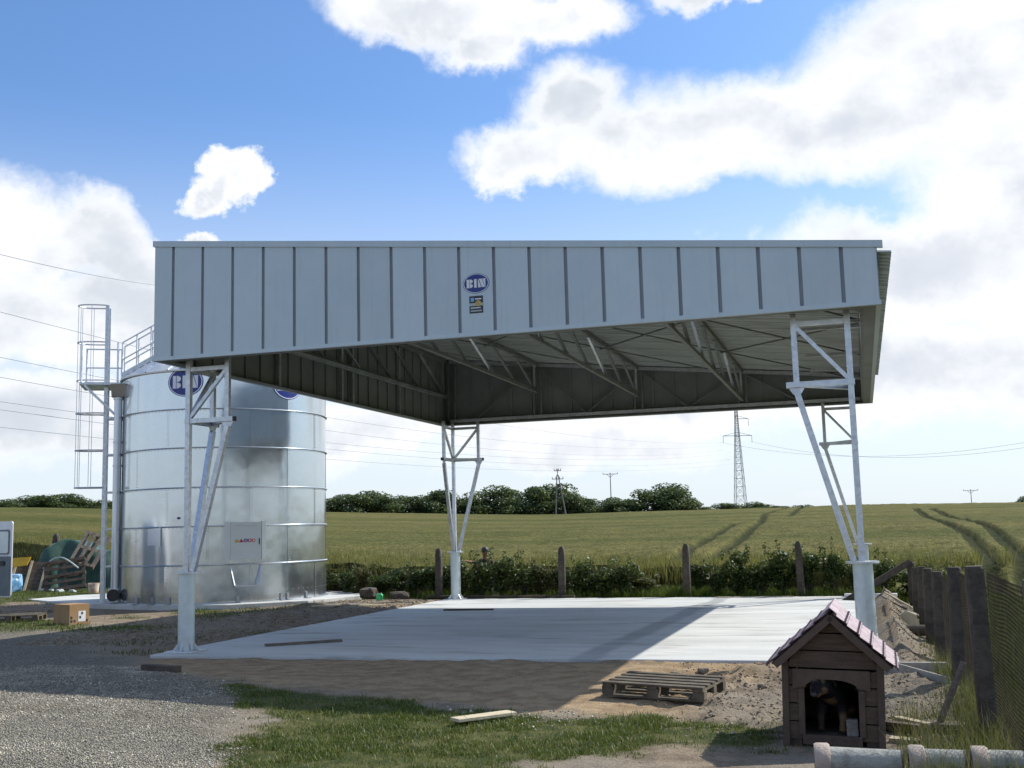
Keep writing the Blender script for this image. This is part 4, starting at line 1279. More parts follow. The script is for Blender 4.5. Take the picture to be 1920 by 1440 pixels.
hs = MB().path([(-.65 + 1.3 * t, -.1 * math.sin(t * 3), .34 * math.sin(math.pi * t)) for t in np.linspace(0, 1, 18)], .022, 6).build('hose', M['litter']); hs.location = (-13.85, 15.35, .82); tag(hs, 'pale looped hose lying over the heap between two pallets', 'hose')
yp = MB().prism([(-.35, 0), (.32, .08), (.42, .34), (-.35, .3)], lambda u, v, t: (u, t, v), -.03, .03).build('yellow_panel', M['yellow']); yp.location = (-15.15, 14.9, .86); yp.rotation_euler = (rad(-15), 0, rad(25)); tag(yp, 'bright yellow panel standing behind the open van door', 'panel')
rock('plastic_sack', 'pale blue plastic sack below the yellow panel', (-14.95, 14.6, .42), (.3, .22, .36), M['bluebag'], 8, 'sack')
bg_ = MB().lathe([(.0, 0), (.14, 0), (.17, .3), (.165, .3), (.13, .02)], 18).build('bucket', M['bag']); bg_.location = (-12.3, 14.9, gzf(-12.3, 14.9)); tag(bg_, 'small pale orange printed bucket in front of the tarpaulin', 'bucket')
for i, (x, y, s_) in enumerate(((-14.2, 15.0, .12), (-13.9, 15.0, .09), (-13.5, 14.9, .14), (-13.2, 15.05, .1), (-12.9, 14.8, .08))):
    rock('litter', 'scraps of white litter in the grass below the leaning pallets', (x, y, gzf(x, y) + .04), (s_, s_ * .7, s_ * .45), M['litter'], 10 + i, 'litter')['group'] = 'white litter below the pallets'

# ---- white van at the left edge with its rear door swung open
vn = thing('van', 'white van at the left picture edge with its rear door open', 'van', (-9.9, 7.3, gzf(-9.9, 7.3)), rad(20))
body = [(-.1, .42), (-.1, 1.75), (-.02, 2.06), (.2, 2.12), (2.9, 2.12), (3.5, 1.95), (4.05, 1.32), (4.75, 1.12), (4.9, .85), (4.9, .42)]
MB().prism(body, lambda u, v, t: (-u - .15, t, v), -.9, .9).build('body', M['white'], vn, bevel=.06)
for (x, y) in ((-1.1, -.84), (-1.1, .84), (-4.1, -.84), (-4.1, .84)):
    w_ = MB().lathe([(.17, -.1), (.3, -.1), (.325, -.06), (.325, .06), (.3, .1), (.17, .1)], 24, (0, 0, 0)).build('wheel', M['tyre'], vn); w_.location = (x, y * 1.0, .325); w_.rotation_euler = (rad(90), 0, 0)
    MB().lathe([(0, -.08), (.175, -.08), (.175, .08), (0, .08)], 20).build('rim', M['silo_dull'], w_)
for y in (-.92, .905):
    MB().box((-3.2, y, 1.3), (-2.6, y + .015, 1.85)).build('side_window', M['glass'], vn)
# the open door
vd_ = bpy.data.objects.new('rear_door', None); col.objects.link(vd_); vd_.parent = vn
dl = vn.matrix_basis.inverted() if False else None
PD0 = Vector((-8.98, 6.62)); PD1 = Vector((-7.84, 6.27))            # hinge side, free side (world)
import math as _m
cz, sz_ = _m.cos(-rad(20)), _m.sin(-rad(20))
def toL(p): q = Vector((p[0] + 9.9, p[1] - 7.3)); return Vector((q.x * cz - q.y * sz_, q.x * sz_ + q.y * cz))
a_, b2 = toL(PD0), toL(PD1)
dd = (b2 - a_).normalized(); nn_ = Vector((dd.y, -dd.x)); wdt = (b2 - a_).length
def dfn(u, v, t): return (a_.x + dd.x * u + nn_.x * t, a_.y + dd.y * u + nn_.y * t, v)
def rrect(x0, x1, z0, z1, r, n=5):
    pts = []
    for (cx_, cz_, s0) in ((x1 - r, z1 - r, 0), (x0 + r, z1 - r, 90), (x0 + r, z0 + r, 180), (x1 - r, z0 + r, 270)):
        for i in range(n + 1):
            a = rad(s0 + 90 * i / n); pts.append((cx_ + r * math.cos(a), cz_ + r * math.sin(a)))
    return pts
MB().prism(rrect(0, wdt, .5, 2.14, .06), dfn, -.02, .0).build('shell', M['white'], vd_)
MB().prism(rrect(.02, wdt - .035, .53, 1.38, .04), dfn, .0, .02).build('lining', M['vangrey'], vd_)
MB().prism(rrect(.08, wdt - .09, 1.42, 1.96, .06), dfn, .0, .012).build('window_seal', M['vangrey'], vd_)
MB().prism(rrect(.1, wdt - .13, 1.45, 1.92, .05), dfn, .012, .018).build('pane', M['glass'], vd_)
MB().prism(rrect(wdt - .4, wdt - .22, 1.18, 1.28, .03), dfn, .02, .05).build('handle', M['black'], vd_)

# ================================================================== FENCES
def fpost(label, x, y, h, w, top='round', group=None, mat='conc_post', rz=0):
    z = gzf(x, y) - .12
    mbx = MB()
    secs = [(0, 1.0), (h * .5, .97), (h * .92, .93), (h * .985, .8), (h + .12 * 0 + h * .03, .45)] if top == 'round' else [(0, 1.0), (h * .5, .97), (h * .985, .94), (h, .86)]
    P = []
    for (zz, k) in secs:
        r_ = w / 2 * k
        for (i, j) in ((-1, -.7), (-.7, -1), (.7, -1), (1, -.7), (1, .7), (.7, 1), (-.7, 1), (-1, .7)):
            P.append((i * r_ + random.uniform(-.004, .004), j * r_ + random.uniform(-.004, .004), zz))
    F = []
    for s_ in range(len(secs) - 1):
        for i in range(8):
            F.append((s_ * 8 + i, s_ * 8 + (i + 1) % 8, s_ * 8 + 8 + (i + 1) % 8, s_ * 8 + 8 + i))
    F.append(tuple(range((len(secs) - 1) * 8, len(secs) * 8)))
    mbx.add(P, F)
    o_ = mbx.build('fence_post', M[mat])
    o_.location = (x, y, z); o_.rotation_euler = (random.uniform(-.02, .02), random.uniform(-.02, .02), rz)
    return tag(o_, label, 'fence post', group)
for (x, y, lab) in ((-.3, 12.5, 'round-topped concrete post left of the rear left leg'), (2.85, 12.55, 'round-topped concrete post standing between the two rear canopy legs, left one'), (5.85, 12.6, 'round-topped concrete post in front of the gap between shrubs, rear fence'), (8.45, 12.6, 'round-topped concrete post half hidden in the shrubs by the right rear leg')):
    fpost(lab, x, y, 1.33, .165, group='rear fence posts')
fpost('dark post top rising behind the green tarpaulin heap', -18.9, 21.3, 1.7, .24, group='rear fence posts')
FPZ = [1.32, 1.26, 1.14, .97, .92, .87, .76]
FP = [(-7.7, 'square concrete post cut by the right picture edge'), (-4.25, 'nearest full concrete post of the wire fence on the right'), (-1.4, 'second concrete post of the right fence behind the nearest one'), (1.5, 'third concrete post of the right fence'), (3.84, 'fourth concrete post of the right fence'), (5.9, 'fifth concrete post of the right fence'), (8.2, 'slim farther concrete post of the right fence before the corner')]
for (y, lab), tz in zip(FP, FPZ):
    fpost(lab, 10.74, y, tz - gzf(10.74, y) + .12, .145, 'flat', group='right fence posts')
fpost('pale corner post of the right fence with the slanting strut', 10.8, 11.2, 1.06, .16, 'round', group='right fence posts')
st_ = MB().beam((-1.5, .0, -.62), (0, 0, .28), .12, .13).build('strut', M['conc_post']); st_.location = (10.78, 10.95, .5); tag(st_, 'slanting concrete strut propping the fence corner post', 'strut')
# chain-link netting between the right-hand posts: two families of crossing wires
def netting(y0, y1, x, h=1.18, pitch=.058, z0=-.12, r=.0022):
    mbx = MB()
    Ln = y1 - y0
    k = -h
    while k < Ln:
        for s_ in (0, 1):
            a0, a1 = max(0, k), min(Ln, k + h)
            if a1 - a0 > .02:
                za, zb2 = a0 - k, a1 - k
                if s_: za, zb2 = h - za, h - zb2
                off = .003 if s_ else -.003
                mbx.cyl((x + off + .004 * math.sin(a0 * 3), y0 + a0, z0 + za), (x + off + .004 * math.sin(a1 * 3), y0 + a1, z0 + zb2), r, n=3, caps=False)
        k += pitch
    return mbx
ys2 = [y for y, _ in FP] + [11.2]
for i, (a, b2) in enumerate(zip(ys2[:-1], ys2[1:])):
    names_ = ['rusty wire netting nearest the camera at the right edge', 'rusty wire netting between the nearest and second right fence posts', 'rusty wire netting between the second and third right fence posts', 'rusty wire netting between the third and fourth right fence posts', 'rusty wire netting between the fourth and fifth right fence posts', 'rusty wire netting between the fifth and sixth right fence posts', 'rusty wire netting running up to the fence corner']
    nt = thing('wire_netting', names_[i], 'netting', (10.8, (a + b2) / 2, -.1), group='netting of the right fence')
    nh = min(FPZ[i], (FPZ + [.8])[i + 1]) + .05
    mbx = netting(a - (a + b2) / 2 + .06, b2 - (a + b2) / 2 - .06, 0, nh, .06 if i < 3 else .09, .0, .002)
    tag(mbx.build('mesh_wire', M['rust'], nt), kind='stuff')
    for z in (.02, nh / 2, nh - .01):
        MB().cyl((.008, a - (a + b2) / 2 + .06, z), (.008, b2 - (a + b2) / 2 - .06, z), .003, n=4).build('line_wire', M['rust'], nt)

# ================================================================== DOG HOUSE
DHZ = gzf(9.55, -4.7) - .01
dh = thing('dog_house', 'wooden plank dog house with a mauve tiled gable roof', 'dog house', (9.555, -4.74, DHZ), rot=(0, rad(1.6), rad(-1.0)))
hw, dep, eh, ph = .385, .92, .68, 1.02
# plinth
for (x0, x1) in ((-hw + .02, -hw + .14), (hw - .14, hw - .02)):
    MB().box((x0, .03, -.03), (x1, dep - .03, .06)).build('skid', M['wood_dark'], dh)
OW, OH0, OH1, OZ = .205, .46, .53, .1                                # doorway half width, spring height, crown, sill
ox = -.01
def arch(x):
    t = (x - ox) / OW
    return OH0 + (OH1 - OH0) * math.sqrt(max(0, 1 - t * t * .98))
rows = np.linspace(.06, ph, 8)
bh = .138
z = .06; k = 0
while z < ph - .02:
    z1 = min(z + bh, ph)
    def lim(zz): return hw - .03 if zz <= eh else max(.01, (hw - .03) * (ph - zz) / (ph - eh))
    g_ = .005
    polys = []
    if z >= OH1:
        polys.append([(-lim(z), z + g_), (lim(z), z + g_), (lim(z1), z1 - g_), (-lim(z1), z1 - g_)])
    elif z1 <= OZ + .02:
        polys.append([(-lim(z), z + g_), (lim(z), z + g_), (lim(z1), z1 - g_), (-lim(z1), z1 - g_)])
    else:
        for s_ in (-1, 1):
            e0 = ox + s_ * OW
            pp = [(s_ * lim(z), z + g_), (e0, z + g_), (e0, min(z1 - g_, OH0))]
            if z1 > OH0:
                for xx in np.linspace(e0, ox, 8)[1:]:
                    if arch(xx) < z1 - g_: pp.append((xx, arch(xx)))
                    else:
                        pp.append((xx, z1 - g_)); break
            pp.append((s_ * lim(z1), z1 - g_))
            polys.append(pp)
    for pp in polys:
        yo = random.uniform(-.003, .003)
        MB().prism(pp, lambda u, v, t: (u, t + yo, v), .0, .02).build('front_plank', M['wood_red'], dh)
    z = z1
# arch board and doorway trims
pp = [(ox - OW - .09, OH0 - .01)] + [(xx, arch(xx)) for xx in np.linspace(ox - OW, ox + OW, 15)] + [(ox + OW + .09, OH0 - .01), (ox + OW + .09, OH1 + .075), (ox - OW - .09, OH1 + .075)]
MB().prism(pp, lambda u, v, t: (u, t, v), -.018, -.004).build('arch_board', M['wood_post'], dh)
for s_ in (-1, 1):
    MB().box((ox + s_ * (OW + .025) - .022, -.016, .1), (ox + s_ * (OW + .025) + .022, -.004, OH0 - .012)).build('door_trim', M['wood_post'], dh)
    MB().box((s_ * (hw - .022) - .025, -.02, .0), (s_ * (hw - .022) + .025, .03, eh + .005)).build('corner_post', M['wood_post'], dh)
    MB().box((s_ * (hw - .022) - .025, dep - .03, .0), (s_ * (hw - .022) + .025, dep + .02, eh + .005)).build('corner_post', M['wood_post'], dh)
MB().box((ox - OW - .02, -.018, .025), (ox + OW + .02, -.004, .1)).build('sill_board', M['wood_post'], dh)
for k in range(5):                                                     # side and rear planks
    z0_, z1_ = .06 + k * (eh - .06) / 5, .06 + (k + 1) * (eh - .06) / 5 + .004
    for s_ in (-1, 1):
        xo = s_ * (.004 if k % 2 else 0)
        MB().box((min(s_ * (hw - .02), s_ * (hw - .001)) - xo, .032, z0_), (max(s_ * (hw - .02), s_ * (hw - .001)) - xo, dep - .032, z1_)).build('side_plank', M['wood_red'], dh)
    yo = .004 if k % 2 else 0
    MB().box((-hw + .05, dep - .02 - yo, z0_), (hw - .05, dep - yo, z1_)).build('rear_plank', M['wood_red'], dh)
MB().prism([(-hw + .03, eh), (hw - .03, eh), (0, ph)], lambda u, v, t: (u, t, v), dep - .02, dep - .002).build('rear_gable', M['wood_red'], dh)
MB().box((-hw + .03, .022, .06), (hw - .03, dep - .022, .085)).build('floor_board', M['wood_dark'], dh)
# roof: two slopes, each with a batten deck and overlapping tiles
rl = .60; rang = math.atan2(ph - eh, hw)
ruf = bpy.data.objects.new('roof', None); col.objects.link(ruf); ruf.parent = dh
RY0, RY1 = -.1, dep + .08
for s_ in (-1, 1):
    def rp(d_, y, h): # d along the slope down from the ridge, h above the slope
        return (s_ * (d_ * math.cos(rang) + h * math.sin(rang)), y, ph + .012 - d_ * math.sin(rang) + h * math.cos(rang))
    MB().prism([(0.0, RY0 + .03), (rl, RY0 + .03), (rl, RY1 - .03), (0.0, RY1 - .03)], lambda u, v, t: rp(u, v, t), 0.0, .018).build('roof_deck', M['wood_post'], ruf)
    MB().prism([(0.0, RY0 + .005), (rl - .01, RY0 + .005), (rl - .01, RY0 + .03), (0.0, RY0 + .03)], lambda u, v, t: rp(u, v, t), -.04, .012).build('barge_board', M['wood_post'], ruf)
    nr_, nc_ = 5, 4
    for i in range(nr_):
        for j in range(nc_):
            d0, d1 = .01 + i * (rl + .02) / nr_, .01 + (i + 1) * (rl + .02) / nr_ + .012
            y0_, y1_ = RY0 + j * (RY1 - RY0) / nc_, RY0 + (j + 1) * (RY1 - RY0) / nc_
            P = []
            for (d_, lift) in ((d0, .022), (d1 - .012, .036), (d1, .024)):
                for q_ in range(9):
                    yy = y0_ + (y1_ - y0_ - .006) * q_ / 8
                    P.append(rp(d_, yy, lift + .009 * math.cos(q_ / 8 * 4 * math.pi)))
            F = [(r * 9 + q_, r * 9 + q_ + 1, (r + 1) * 9 + q_ + 1, (r + 1) * 9 + q_) for r in range(2) for q_ in range(8)]
            tl = MB().add(P, F).build('roof_tile', M['shingle'], ruf)
            # dark fixing screws along each lower edge
            mbx = MB()
            for q_ in (1, 3, 5, 7):
                c_ = Vector(rp(d1 - .03, y0_ + (y1_ - y0_) * q_ / 8, .04)); 
                MB().box((-.008, -.008, -.006), (.008, .008, .008), Matrix.Translation(c_)).build('screw', M['shingle_dark'], tl)
MB().prism([(-.06, -.03), (-.055, -.026), (0, .022), (.055, -.026), (.06, -.03), (0, .012)], lambda u, v, t: (u, t, ph + .058 + v), RY0, RY1).build('ridge_cap', M['shingle'], ruf)
# block standing in the doorway
bk = MB().box((-.045, -.04, 0), (.045, .04, .13)).build('block', M['stone'], bevel=.008); bk.location = (9.70, -4.66, DHZ + .086); tag(bk, 'small grey block standing in the dog house doorway', 'block')

# ================================================================== DOG AND PERSON
def skinned(name, nodes, edges, root=0, sub=2):
    """nodes: (x, y, z, r) or (x, y, z, rx, ry) -> evaluated continuous mesh"""
    me = bpy.data.meshes.new(name); me.from_pydata([n_[:3] for n_ in nodes], edges, [])
    ob = bpy.data.objects.new(name, me); col.objects.link(ob)
    ob.modifiers.new('skin', 'SKIN')
    if not me.skin_vertices:
        bm = bmesh.new(); bm.from_mesh(me); bm.verts.layers.skin.verify(); bm.to_mesh(me); bm.free()
    for i, n_ in enumerate(nodes):
        sv = me.skin_vertices[0].data[i]
        sv.radius = (n_[3], n_[4] if len(n_) > 4 else n_[3]); sv.use_root = (i == root)
    s_ = ob.modifiers.new('sub', 'SUBSURF'); s_.levels = sub; s_.render_levels = sub
    dg = bpy.context.evaluated_depsgraph_get()
    m2 = bpy.data.meshes.new_from_object(ob.evaluated_get(dg))
    bpy.data.objects.remove(ob); bpy.data.meshes.remove(me)
    m2.polygons.foreach_set('use_smooth', [True] * len(m2.polygons))
    return m2

def vcol_mat(name, attr, rough=0.7, bump=0.4, bscale=60):
    mt = bpy.data.materials.new(name); mt.use_nodes = True
    N = NT(mt.node_tree)
    o = N.n('ShaderNodeOutputMaterial'); b = N.n('ShaderNodeBsdfPrincipled'); N.l(b.outputs[0], o.inputs[0])
    at = N.n('ShaderNodeAttribute'); at.attribute_name = attr
    t = N.n('ShaderNodeTexCoord'); nz = N.noise(t.outputs['Object'], bscale, 4, 0.7)
    k = N.rng(nz.outputs['Fac'], .3, .7, .75, 1.25)
    cc = N.n('ShaderNodeCombineColor')
    for i in range(3): N.l(k, cc.inputs[i])
    N.l(N.mix(1.0, at.outputs['Color'], cc.outputs[0], 'MULTIPLY'), b.inputs['Base Color'])
    b.inputs['Roughness'].default_value = rough; b.inputs['Specular IOR Level'].default_value = 0.15
    bp = N.n('ShaderNodeBump'); bp.inputs['Strength'].default_value = bump; bp.inputs['Distance'].default_value = .01
    N.l(nz.outputs['Fac'], bp.inputs['Height']); N.l(bp.outputs[0], b.inputs['Normal'])
    return mt

dn = [(0, .55, .24, .10), (0, .36, .30, .105, .12), (0, .17, .30, .115, .13), (-.02, .05, .37, .085), (-.055, -.04, .405, .088, .08), (-.07, -.115, .38, .058, .052), (-.08, -.18, .352, .042, .036), (-.082, -.2, .348, .03),
      (.075, .14, .23, .05), (.08, .12, .15, .034), (.075, .07, .07, .024), (.075, .03, .022, .03),
      (-.075, .16, .23, .05), (-.085, .14, .15, .034), (-.08, .1, .07, .024), (-.08, .06, .022, .03),
      (.08, .55, .2, .07), (.1, .45, .12, .045), (.09, .62, .09, .026), (.09, .54, .022, .03),
      (-.08, .55, .2, .07), (-.1, .45, .12, .045), (-.09, .62, .09, .026), (-.09, .54, .022, .03),
      (0, .66, .22, .03), (.05, .72, .1, .02),
      (.015, -.025, .465, .03, .018), (.05, -.035, .43, .034, .014), (.055, -.04, .385, .022, .01),
      (-.12, -.03, .465, .03, .018), (-.155, -.045, .43, .034, .014), (-.16, -.05, .385, .022, .01)]
de = [(0, 1), (1, 2), (2, 3), (3, 4), (4, 5), (5, 6), (6, 7), (2, 8), (8, 9), (9, 10), (10, 11), (2, 12), (12, 13), (13, 14), (14, 15), (0, 16), (16, 17), (17, 18), (18, 19), (0, 20), (20, 21), (21, 22), (22, 23), (0, 24), (24, 25), (4, 26), (26, 27), (27, 28), (4, 29), (29, 30), (30, 31)]
dm = skinned('body', dn, de)
co = np.empty(len(dm.vertices) * 3, np.float32); dm.vertices.foreach_get('co', co); co = co.reshape(-1, 3)
tan = np.zeros(len(co))
for (p, r_) in (((-.025, -.095, .455), .022), ((-.095, -.098, .455), .022), ((-.02, -.13, .365), .04), ((-.125, -.13, .365), .04), ((-.045, -.18, .335), .03), ((-.115, -.18, .335), .03), ((0, .06, .27), .05)):
    tan = np.maximum(tan, 1 - sm(np.linalg.norm(co - np.array(p), axis=1), r_ * .6, r_ * 1.15))
tan = np.maximum(tan, (1 - sm(co[:, 2], .13, .19)) * np.where(co[:, 0] > 0, 1, .25))
cl = np.array([.012, .011, .011]) * (1 - tan[:, None]) + np.array([.15, .095, .05]) * tan[:, None]
ca = dm.color_attributes.new('coat', 'FLOAT_COLOR', 'POINT')
ca.data.foreach_set('color', np.concatenate([cl, np.ones((len(cl), 1))], 1).astype(np.float32).ravel())
dm.materials.append(vcol_mat('dog_coat', 'coat', .6, .6, 70))
dg_ = thing('dog', 'black and tan dog looking out of the dog house doorway', 'dog', (9.54, -4.665, DHZ + .087), rad(-4))
dg_.scale = (1.1, 1.0, 0.98)
link('body', dm, dg_)
for (x, y, z, r_, nm, mm) in ((-.03, -.112, .425, .011, 'eye', 'black'), (-.098, -.114, .425, .011, 'eye', 'black'), (-.083, -.222, .352, .02, 'nose', 'black')):
    bm = bmesh.new(); bmesh.ops.create_uvsphere(bm, u_segments=10, v_segments=8, radius=r_); me = bpy.data.meshes.new(nm); bm.to_mesh(me); bm.free(); me.materials.append(M[mm])
    link(nm, me, dg_, (x, y, z))

# a person kneeling behind the hedge, one arm stretched out
PX, PY = .47, 14.0
pr = thing('person', 'person in a dark cap and patterned top working behind the hedge', 'person', (PX, PY, gzf(PX, PY)), 0)
pn = [(0, 0, .42, .14, .11), (0, 0, .6, .135, .1), (-.01, -.02, .78, .15, .1), (-.02, -.03, .9, .12, .085), (-.03, -.04, .985, .05), (-.035, -.06, 1.06, .07, .075), (-.035, -.065, 1.13, .078, .085), (-.035, -.06, 1.19, .06),
      (-.17, -.03, .9, .06), (-.3, -.12, .86, .043), (-.42, -.22, .885, .034), (-.5, -.27, .9, .03, .02),
      (.15, -.03, .88, .06), (.22, -.1, .66, .045), (.12, -.26, .56, .035), (.06, -.3, .55, .03, .02),
      (.1, 0, .38, .1), (.13, -.18, .08, .07), (.12, .2, .06, .05), (.12, .27, .05, .05),
      (-.1, 0, .38, .1), (-.13, -.18, .08, .07), (-.12, .2, .06, .05), (-.12, .27, .05, .05)]
pe = [(0, 1), (1, 2), (2, 3), (3, 4), (4, 5), (5, 6), (6, 7), (3, 8), (8, 9), (9, 10), (10, 11), (3, 12), (12, 13), (13, 14), (14, 15), (0, 16), (16, 17), (17, 18), (18, 19), (0, 20), (20, 21), (21, 22), (22, 23)]
for hnd, (bx_, by_, bz_), dv in ((11, (-.5, -.27, .9), Vector((-.08, -.05, .015))), (15, (.06, -.3, .55), Vector((-.06, -.04, -.03)))):
    for f in range(5):
        k0 = len(pn); off = (f - 2) * .016
        a_v = Vector((bx_, by_, bz_)) + dv * (.75 if f else .3) + Vector((off * .5, -off * .6, -off * .6))
        b_v = a_v + dv * (.55 if f else .35) + Vector((0, 0, -.012))
        pn += [tuple(a_v) + (.009,), tuple(b_v) + (.008,)]; pe += [(hnd, k0), (k0, k0 + 1)]
pm = skinned('body', pn, pe)
co = np.empty(len(pm.vertices) * 3, np.float32); pm.vertices.foreach_get('co', co); co = co.reshape(-1, 3)
skin = np.array([.42, .24, .15]); shirt1 = np.array([.30, .21, .13]); shirt2 = np.array([.05, .04, .035]); trou = np.array([.05, .05, .055])
pat = np.array([mnoise.noise(Vector(tuple(map(float, p))) * 14) for p in co])
cl = np.where((pat > .05)[:, None], shirt1, shirt2)
armout = (co[:, 0] < -.24) | ((co[:, 0] > .17) & (co[:, 2] < .74)) | (co[:, 1] < -.17)
cl = np.where(armout[:, None] & (co[:, 2] > .45)[:, None], skin, cl)
cl = np.where((co[:, 2] > .955)[:, None] & (np.abs(co[:, 0]) < .15)[:, None], skin * .8, cl)
cl = np.where((co[:, 2] < .46)[:, None] & ~armout[:, None] | (co[:, 2] < .4)[:, None], trou, cl)
ca = pm.color_attributes.new('dress', 'FLOAT_COLOR', 'POINT')
ca.data.foreach_set('color', np.concatenate([cl, np.ones((len(cl), 1))], 1).astype(np.float32).ravel())
pm.materials.append(vcol_mat('person_dress', 'dress', .8, .2, 30))
link('body', pm, pr)
MB().lathe([(.0, 1.262), (.05, 1.255), (.088, 1.22), (.1, 1.15), (.097, 1.14)], 20, (-.035, -.06, 0)).build('cap', M['black'], pr, smooth=True)
MB().prism([(-.08, 0), (.08, 0), (.05, .075), (-.05, .075)], lambda u, v, t: (-.035 + u, -.145 - v, 1.148 + t), 0, .008).build('cap_peak', M['black'], pr)
MB().cyl((-.035, -.148, 1.09), (-.035, -.165, 1.075), .012, .016, 8).build('nose', pmat('skin', (.4, .23, .15), None, 4, .6), pr)

# ================================================================== CONCRETE PIPES
def pipe(label, x0, x1, y, r0, r1, rz=0.0):
    z0 = gzf((x0 + x1) / 2, y)
    t = thing('concrete_pipe', label, 'pipe', (x0, y, z0), rz, group='concrete pipes lying in a row')
    Ln = x1 - x0
    MB().lathe([(r0 - .03, 0.0), (r0 - .03, Ln), (r1 - .0, Ln), (r0, .06)], 28, (0, 0, r0 + .02), 'x').build('barrel', M['conc_pipe'], t, smooth=True)
    MB().lathe([(r0 - .028, -.015), (r0 + .016, -.015), (r0 + .024, 0), (r0 + .024, .075), (r0 + .014, .09), (r0 - .005, .092)], 28, (0, 0, r0 + .02), 'x').build('collar', M['conc_rim'], t, smooth=True)
    MB().lathe([(r1 - .02, Ln - .004), (r1 + .002, Ln - .004), (r1 + .002, Ln + .012), (r1 - .03, Ln + .012)], 28, (0, 0, r0 + .02), 'x').build('end_lip', M['wood_dark'], t)
    return t
pipe('left of the pale concrete pipes in front of the dog house', 9.47, 10.03, -5.86, .098, .082, rad(4))
pipe('middle one of the three concrete pipes below the dog house', 10.09, 10.43, -5.83, .098, .095, rad(2))
pipe('concrete pipe cut off by the right picture edge', 10.49, 11.3, -5.81, .098, .095, rad(2))

# ================================================================== VEGETATION
def leaf_cloud(name, lobes, n, size, mat, flat=0.35, inner=0.35, seed=0):
    """leaf-sized quads spread through the lobes' volume; lobes: (x,y,z,rx,ry,rz)"""
    r = np.random.default_rng(seed)
    lo = np.array(lobes, float); wgt = lo[:, 3] * lo[:, 4] * lo[:, 5]; wgt /= wgt.sum()
    k = r.choice(len(lo), n, p=wgt)
    d = r.normal(size=(n, 3)); d /= np.linalg.norm(d, axis=1)[:, None]
    rr = np.where(r.random(n) < inner, r.random(n) ** (1 / 3), r.uniform(.78, 1.08, n))
    P = lo[k, :3] + d * lo[k, 3:6] * rr[:, None]
    nrm = d + r.normal(size=(n, 3)) * .8; nrm[:, 2] += flat; nrm /= np.linalg.norm(nrm, axis=1)[:, None]
    t = np.cross(nrm, r.normal(size=(n, 3))); t /= np.linalg.norm(t, axis=1)[:, None]
    b = np.cross(nrm, t)
    s = size * r.uniform(.55, 1.35, n)[:, None]
    V = np.stack([P - t * s * .5, P + b * s * .32, P + t * s * .5, P - b * s * .32], 1)
    V[:, 1] += nrm * s * .12; V[:, 3] += nrm * s * .12
    F = np.arange(n * 4).reshape(n, 4)
    return np_mesh(name, V.reshape(-1, 3), F, mat)

def stems(name, tips, r0, mat, base=(0, 0, 0)):
    mbx = MB()
    for tp_ in tips:
        a = Vector(base) + Vector((random.uniform(-.05, .05), random.uniform(-.05, .05), 0)); b = Vector(tp_)
        mid = (a + b) / 2 + Vector((random.uniform(-.05, .05), random.uniform(-.05, .05), .05))
        mbx.path([a, mid, b], [r0, r0 * .7, r0 * .25], 5)
    return mbx.mesh(name, mat)

# shrubs of the hedge along the rear fence
SH = []
for v in range(6):
    rs = random.Random(100 + v); lob = []; tips = []
    for k in range(9):
        a = rs.uniform(0, 6.28); q = rs.uniform(0, .34)
        h = rs.uniform(.2, .82)
        lob.append((math.cos(a) * q, math.sin(a) * q * .8, h, rs.uniform(.12, .22), rs.uniform(.12, .2), rs.uniform(.12, .2)))
    for k in range(4):      # shoots that stand out of the outline
        a = rs.uniform(0, 6.28); q = rs.uniform(.1, .4)
        lob.append((math.cos(a) * q, math.sin(a) * q, rs.uniform(.85, 1.05), .05, .05, .16))
    for l in lob: tips.append(l[:3])
    dry = v in (4,)
    SH.append((leaf_cloud('foliage', lob, 2300, .062, M['leaf_dry'] if dry else M['leaf_shrub'], .5, .45, 200 + v), stems('stem', tips, .012, M['bark'])))
shr = [(-4.7, 15.1, .80, 4), (-4.1, 14.7, .85, 0), (-3.5, 14.2, .8, 1), (-2.9, 13.8, .78, 4), (-2.3, 13.5, .8, 2), (-1.7, 13.3, .82, 3), (-1.1, 13.1, .85, 0), (-.55, 13.0, .85, 5), (.05, 13.0, .85, 1),
       (.6, 13.1, 1.0, 2), (1.15, 13.0, 1.08, 3), (1.7, 13.0, 1.0, 0), (2.2, 13.1, .8, 4), (2.7, 13.2, .7, 5), (3.25, 13.0, .9, 1), (3.75, 13.0, 1.02, 2), (4.3, 13.0, .9, 3), (4.75, 13.1, .6, 4),
       (6.05, 13.1, .68, 5), (6.5, 13.0, .85, 0), (7.0, 13.0, .98, 1), (7.5, 13.0, .9, 2), (8.05, 13.0, .95, 3), (8.6, 13.0, 1.02, 5), (9.15, 13.0, .92, 0), (9.7, 13.0, .95, 1), (10.25, 12.7, .9, 2), (10.9, 12.9, .8, 3), (11.5, 12.9, .7, 4), (-5.4, 15.6, .7, 5)]
where = {0: 'behind the silo edge', 8: 'directly left of the rear left leg'}
